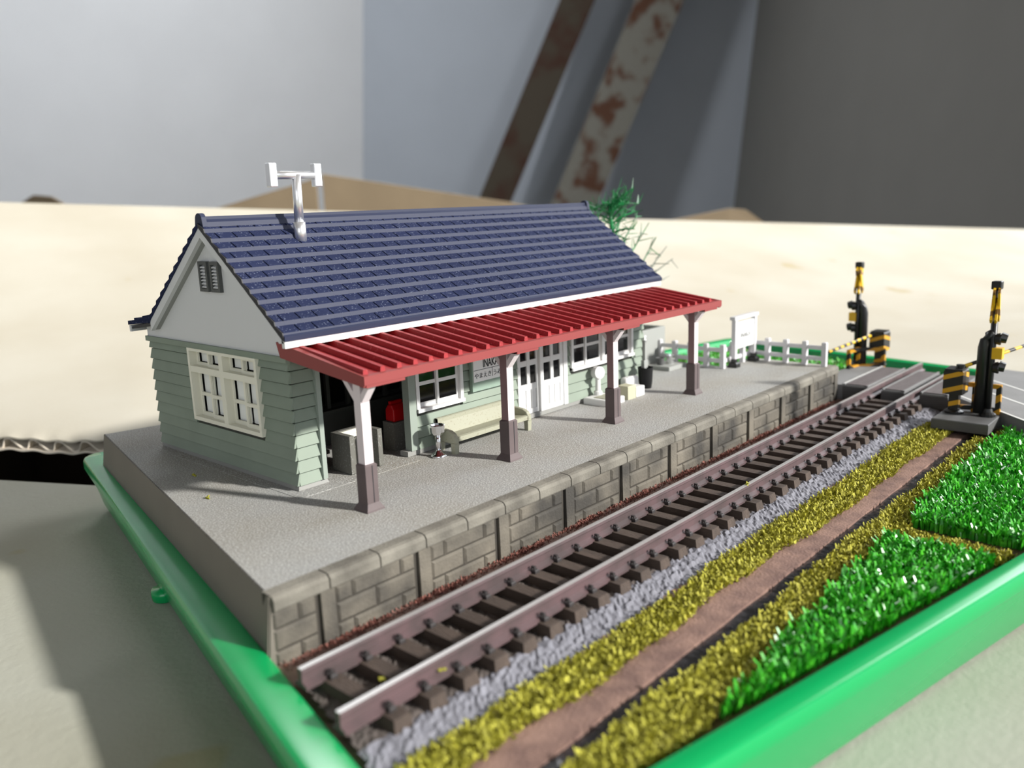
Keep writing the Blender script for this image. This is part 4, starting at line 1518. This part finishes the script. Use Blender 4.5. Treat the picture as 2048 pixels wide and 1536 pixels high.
MB().tube([c0 + dn_ * 0.8, c0 + dn_ * 0.9], 0.5, 20).build('dial_hub', 'white', dial)

# parcels
one('parcel_box', MB().chamfer(96.6, 99.4, 20.7, 23.4, 0.0, 2.75, 0.12), 'beige', 'small beige parcel box next to the white parcels', 'box', 'parcels on the platform')
one('parcel_box', MB().chamfer(99.9, 102.9, 20.9, 23.4, 0.0, 2.0, 0.12), 'white', 'small square white parcel box in front of the rounded bag', 'box', 'parcels on the platform')
bag = thing('parcel_bag', (103.5, 25.4, 0), 'rounded white parcel bag leaning by the black bin', 'bag', 'parcels on the platform')
MB().box(101.2, 106.0, 24.2, 26.0, 0.0, 3.3).build('body', 'white', bag, bevel=0.6, segs=3)
MB().bar((102.0, 24.6, 3.2), (105.2, 24.6, 3.2), 0.5, 0.35).build('flap', 'white', bag, bevel=0.1)

# bin with broom
BXc, BYc = 108.6, 24.4
bi = thing('refuse_bin', (BXc, BYc, 0), 'black cylindrical refuse bin holding a broom', 'bin')
MB().lathe(BXc, BYc, [(1.3, 0.0), (1.45, 1.2), (1.48, 1.25), (1.65, 4.5), (1.7, 4.55), (1.5, 4.5), (1.3, 1.0), (0.1, 1.0)], 22).build('body', 'bin', bi, smooth=False)
br = thing('broom', (BXc + 0.5, BYc + 0.3, 1.2), 'grey broom standing handle up in the black bin', 'broom')
MB().bar((BXc + 0.4, BYc + 0.5, 1.2), (BXc + 0.4, BYc + 0.5, 10.2), 0.7, 0.55).build('handle', 'concrete', br)
MB().box(BXc - 0.3, BXc + 1.1, BYc + 0.1, BYc + 0.9, 4.3, 6.0).build('collar', 'concrete', br)

# wash place
one('wash_slab', MB().chamfer(126.6, 134.4, 29.6, 34.6, 0.0, 0.95, 0.1), 'concrete', 'low grey slab with buckets beside the grey screen', 'slab')
bu_ = thing('bucket', (131.2, 32.2, 0.95), 'light grey tapered bucket standing on the low slab', 'bucket', 'buckets on the slab')
MB().lathe(131.2, 32.2, [(0.8, 0.95), (1.2, 3.0), (1.05, 3.0), (0.7, 1.3), (0.1, 1.3)], 16).build('body', 'chrome', bu_, smooth=False)
MB().tube([(131.2 - 1.15, 32.2, 2.95), (131.2 - 0.8, 31.5, 2.3), (131.2, 31.1, 2.1), (131.2 + 0.8, 31.5, 2.3), (131.2 + 1.15, 32.2, 2.95)], 0.12, 6).build('bail', 'concrete', bu_)
one('bucket', MB().lathe(128.4, 33.2, [(0.75, 0.95), (1.1, 2.7), (0.95, 2.7), (0.6, 1.3), (0.1, 1.3)], 16), 'slab', 'dark grey bucket standing on the low slab', 'bucket', 'buckets on the slab')

# grey screen beyond the station house
sn = thing('privacy_screen', (127, 42, 0), 'plain light grey screen standing beyond the station house', 'screen')
MB().box(114.5, 138.8, 38.4, 39.2, 0.0, 8.7).build('panel', 'concrete', sn, bevel=0.08)
MB().box(138.0, 138.8, 39.2, 56.0, 0.0, 8.7).build('panel', 'concrete', sn)
MB().box(136.6, 137.4, 44.6, 45.6, 0.0, 13.0).build('post', 'slab', sn)
MB().box(137.4, 138.0, 44.6, 45.6, 0.0, 13.0).build('post', 'concrete', sn)
# white insulator bracket on the wall corner
ins = thing('wall_insulator', (112.4, YF - 0.3, 8.4), 'small white insulator bracket on the corner of the station wall', 'bracket')
MB().box(112.0, 112.5, YF - 0.5, YF + 0.4, 8.5, 10.6).build('plate', 'white', ins)
for z in (8.75, 9.55, 10.35):
    MB().tube([(112.4, YF, z), (113.1, YF - 0.1, z)], 0.27, 10).build('knob', 'white', ins)

# ================================================================== FENCE
fe = thing('post_and_rail_fence', (143, 18, 0), 'low white two-rail fence stepping round the platform end', 'fence')
runs = [[(136.2, 20.9 + 4.35 * i) for i in range(6)][::-1], [(136.2 + 4.9 * i, 20.9) for i in range(1, 4)], [(150.6, 16.5), (150.5, 11.8), (150.4, 7.0), (150.2, 2.2)]]
nodes = [p for r_ in runs for p in r_]
pm = MB().chamfer(-0.55, 0.55, -0.55, 0.55, 0.0, 5.7, 0.15).mesh('post', 'fence')
for x, y in nodes:
    put('post', pm, fe, (x, y, 0))
for (xa, ya), (xb, yb) in zip(nodes[:-1], nodes[1:]):
    for z in (1.75, 4.35):
        MB().bar((xa, ya, z), (xb, yb, z), 0.5, 0.95).build('rail', 'fence', fe)

# standing name board
sg = thing('station_name_board', (144, 19.8, 0), 'white INAKA name board on two posts at the platform end', 'sign', 'station name boards')
SX0, SX1, SY = 139.0, 148.9, 19.4
for x in (SX0, SX1):
    MB().box(x - 0.5, x + 0.5, SY - 0.5, SY + 0.5, 0.6, 11.6).build('post', 'fence', sg)
    MB().chamfer(x - 1.0, x + 1.0, SY - 1.1, SY + 1.1, 0.0, 1.2, 0.3).build('foot', 'gate_black', sg)
    MB().box(x - 0.6, x + 0.6, SY - 0.6, SY + 0.6, 0.9, 2.0).build('socket', 'gate_black', sg)
MB().box(SX0 - 1.1, SX1 + 1.0, SY - 0.7, SY + 0.7, 11.3, 12.1).build('top_rail', 'fence', sg)
MB().box(SX0 + 0.5, SX1 - 0.5, SY - 0.25, SY + 0.25, 4.3, 10.6).build('board', 'sign', sg)
text('INAKA', 1.65, 'ink', sg, 144.0, SY - 0.28, 6.7)
text('いなか', 1.3, 'faint_ink', sg, 144.0, SY - 0.28, 8.6)

# ================================================================== CROSSING SIGNALS, BARRIERS AND GUARD FRAMES
def crossing_signal(x, y, z0, face, side, label):
    """face: unit vector the lamps look along; side: +1/-1 where the curved conduit bulges"""
    root = thing('crossing_signal', (x, y, z0), label, 'signal', 'level crossing signals')
    fx, fy = face
    sx_, sy_ = -fy, fx
    P = lambda a, b, z: (x + fx * a + sx_ * b, y + fy * a + sy_ * b, z)
    MB().lathe(x, y, [(1.5, z0), (1.5, z0 + 0.5), (1.0, z0 + 0.9), (0.8, z0 + 1.6)], 14).build('foot', 'gate_black', root)
    po = MB().tube([(x, y, z0 + 0.8), (x, y, z0 + 18.9), (x, y, z0 + 19.1), (x, y, z0 + 25.4)], [0.62, 0.62, 0.25, 0.25], 10).build('pole', 'gate_black', root, smooth=True)
    for za in (2.2, 5.0):
        MB().tube([(x, y, z0 + za), (x, y, z0 + za + 1.4)], 0.6, 10).build('yellow_band', 'yellow', po, smooth=True)
    MB().tube([P(-1.6, 0, z0 + 0.6), P(-1.55, 0, z0 + 13.8), P(-1.3, 0, z0 + 15.2), P(-0.8, 0, z0 + 16.3), P(0, 0, z0 + 17.0)], [1.05, 1.05, 1.0, 0.85, 0.7], 10).build('conduit', 'gate_black', root, smooth=True)
    for off in (0.42, -0.42):
        for k in (1, -1):
            MB().bar(P(off + 0.12 * k, k * 1.9, z0 + 19.2), P(off + 0.12 * k, -k * 1.9, z0 + 25.3), 1.45, 0.4, up=(fx, fy, 0)).build('cross_board', 'yellow_stripe', root)
    MB().box(x - 0.9, x + 0.9, y - 0.9, y + 0.9, z0 + 25.3, z0 + 26.9).build('bell', 'gate_black', root, bevel=0.2)
    for zz, tall in ((15.6, 1.2), (9.9, 1.5)):
        c_ = P(1.2, 0, z0 + zz)
        lm = MB().tube([P(0.3, 0, z0 + zz), P(1.2, 0, z0 + zz), P(1.4, 0, z0 + zz)], [1.0, 1.2, 1.1], 12).build('lamp', 'gate_black', root)
        MB().tube([P(1.3, 0, z0 + zz + 0.35), P(2.4, 0, z0 + zz + 0.1)], [1.1, 0.9], 12).build('lamp_hood', 'gate_black', lm)
    ind = MB().box(x - 0.9 + fx * 1.0, x + 0.9 + fx * 1.0, y - 0.9 + fy * 1.0, y + 0.9 + fy * 1.0, z0 + 11.7, z0 + 13.9).build('direction_box', 'yellow', root)
    return root


M['yellow_stripe'] = stripes('cross_board_paint_striped', (228, 182, 30), (120, 84, 24), 3.4, (0.2, 0.5, 1), cut=0.72)
M['arm_paint'] = stripes('barrier_arm_paint', (228, 184, 34), (34, 32, 30), 2.9, (0.94, -0.1, 0.3))


def guard_frame(root_name, pts, z0, h, label):
    root = thing(root_name, ((pts[0][0] + pts[-1][0]) / 2, (pts[0][1] + pts[-1][1]) / 2, z0), label, 'guard frame', 'striped guard frames')
    for (xa, ya) in pts:
        MB().bar((xa, ya, z0), (xa, ya, z0 + h), 0.9, 0.9, up=(1, 0, 0)).build('post', 'haz_yz', root)
    for (xa, ya), (xb, yb) in zip(pts[:-1], pts[1:]):
        for z in (z0 + 0.8, z0 + h - 0.4):
            MB().bar((xa, ya, z), (xb, yb, z), 0.8, 0.9).build('rail', 'haz_yz', root)
    return root


def barrier(x, y, z0, zb, arm_a, arm_b, label, boxw=2.4):
    root = thing('crossing_barrier', (x, y, z0), label, 'barrier', 'level crossing barriers')
    MB().lathe(x, y, [(1.9, z0), (1.9, z0 + 0.4), (1.2, z0 + 0.7), (1.2, z0 + 0.9)], 16).build('foot', 'gate_black', root)
    MB().box(x - 0.9, x + 0.9, y - 0.9, y + 0.9, z0 + 0.6, zb + 0.3).build('pedestal', 'haz_box', root)
    MB().chamfer(x - boxw, x + boxw, y - boxw * 0.85, y + boxw * 0.85, zb, zb + 5.0, 0.35).build('machine_box', 'haz_box', root)
    MB().box(x - boxw + 0.1, x + boxw - 0.1, y - boxw * 0.75, y + boxw * 0.75, zb + 4.6, zb + 5.15).build('lid', 'gate_black', root)
    a, b = Vector(arm_a), Vector(arm_b)
    MB().tube([a, a + (b - a) * 0.5, b], [0.42, 0.38, 0.32], 8).build('arm', 'arm_paint', root, smooth=True)
    MB().lathe(a.x, a.y, [(0.8, zb + 4.6), (0.8, a.z + 0.6)], 10).build('arm_hub', 'gate_black', root)
    return root


# near side, on its dark slab
one('signal_slab', MB().chamfer(134.0, 144.8, -36.7, -26.4, -7.0, -5.0, 0.15), 'slab', 'dark grey slab carrying the signal beside the turf', 'slab')
crossing_signal(141.4, -34.7, -5.0, (0.15, -0.989), 1, 'crossing signal with black pole standing on the dark slab')
barrier(141.2, -28.6, -5.0, -0.9, (141.6, -29.2, 4.3), (162.0, -41.5, 9.0), 'black and yellow barrier machine on the dark slab', 2.15)
guard_frame('guard_frame', [(143.2, -28.2), (144.0, -31.6), (144.1, -35.9)], -5.0, 6.0, 'striped guard frame on the dark slab behind the barrier machine')
# far side
crossing_signal(178.2, 5.2, -4.6, (-0.15, 0.989), 1, 'crossing signal with black pole behind the striped frame near the fence end')
barrier(181.4, 0.4, -4.6, -0.6, (179.4, 1.6, 3.6), (152.6, 3.6, 2.4), 'black and yellow barrier machine with its arm reaching to the white fence', 2.2)
guard_frame('guard_frame', [(172.4, 4.8), (177.5, 4.2), (179.8, -1.3)], -5.2, 5.6, 'striped guard frame beside the crossing deck near the fence end')

# ================================================================== TREE
tree = thing('model_tree', (133.5, 50, 0), 'sparse green plastic tree behind the station house', 'tree')
MB().tube([(133.5, 50, 0), (133.2, 50, 14), (133.6, 50.2, 26), (132.6, 50, 34), (131.6, 50, 40)], [0.9, 0.8, 0.7, 0.5, 0.25], 8).build('trunk', 'tree', tree, smooth=True)
r = random.Random(21)


def twig_set(n, start, reach, seed, mt_, rad, leaves, tilt):
    rr_ = random.Random(seed)
    for _ in range(n):
        z = rr_.uniform(*start)
        a = rr_.uniform(0, 6.283)
        L_ = rr_.uniform(*reach)
        el = rr_.uniform(*tilt)
        p0 = Vector((133.3 - (z - 30) * 0.08, 50, z))
        d = Vector((math.cos(a) * math.cos(el), math.sin(a) * math.cos(el), math.sin(el)))
        p1 = p0 + d * L_ * 0.5 + Vector((0, 0, 0.4))
        p2 = p0 + d * L_ + Vector((0, 0, rr_.uniform(-1.0, 0.8)))
        br_ = MB().tube([p0, p1, p2], [rad, rad * 0.7, rad * 0.35], 5)
        for _k in range(leaves):
            t = rr_.uniform(0.25, 1.05)
            q = p0.lerp(p2, t)
            e = Vector((rr_.gauss(0, 1), rr_.gauss(0, 1), rr_.gauss(0.6, 0.8))).normalized() * rr_.uniform(1.2, 3.0) + d * 0.8
            br_.tube([q, q + e], [rad * 0.5, rad * 0.18], 4)
        br_.build('branch', mt_, tree)


twig_set(26, (29, 39), (3, 8.5), 5, 'tree', 0.28, 9, (-0.1, 0.75))
twig_set(8, (36, 40), (3, 5), 6, 'tree', 0.22, 7, (0.4, 1.2))
for k, (p0, p1, p2, mt_) in enumerate((((133.4, 50, 25), (139, 50, 31), (144, 50, 36), 'tree'), ((133.5, 50, 20), (140, 49, 27), (148, 49, 34), 'tree'), ((133.5, 50, 17), (143, 49, 22), (151, 49, 30), 'tree'),
                                       ((133.5, 50, 14), (145, 48, 21), (155, 48, 27.5), 'tree_bare'), ((133.5, 50, 13), (146, 48, 20), (158, 48, 24), 'tree_bare'), ((133.5, 50, 30), (138, 50, 38), (139.5, 50, 36), 'tree'),
                                       ((133.5, 50, 11), (143, 48, 18), (152, 47, 19), 'tree_bare'))):
    mb_ = MB().tube([p0, p1, p2], [0.32, 0.22, 0.12], 5)
    rr_ = random.Random(40 + k)
    for _ in range(10):
        q = Vector(p1).lerp(Vector(p2), rr_.uniform(-0.6, 0.95))
        e = Vector((rr_.gauss(0.6, 1), rr_.gauss(0, 0.6), rr_.gauss(0.5, 1))).normalized() * rr_.uniform(2, 5)
        mb_.tube([q, q + e * 0.6, q + e], [0.13, 0.1, 0.06], 4)
    mb_.build('branch', mt_, tree)
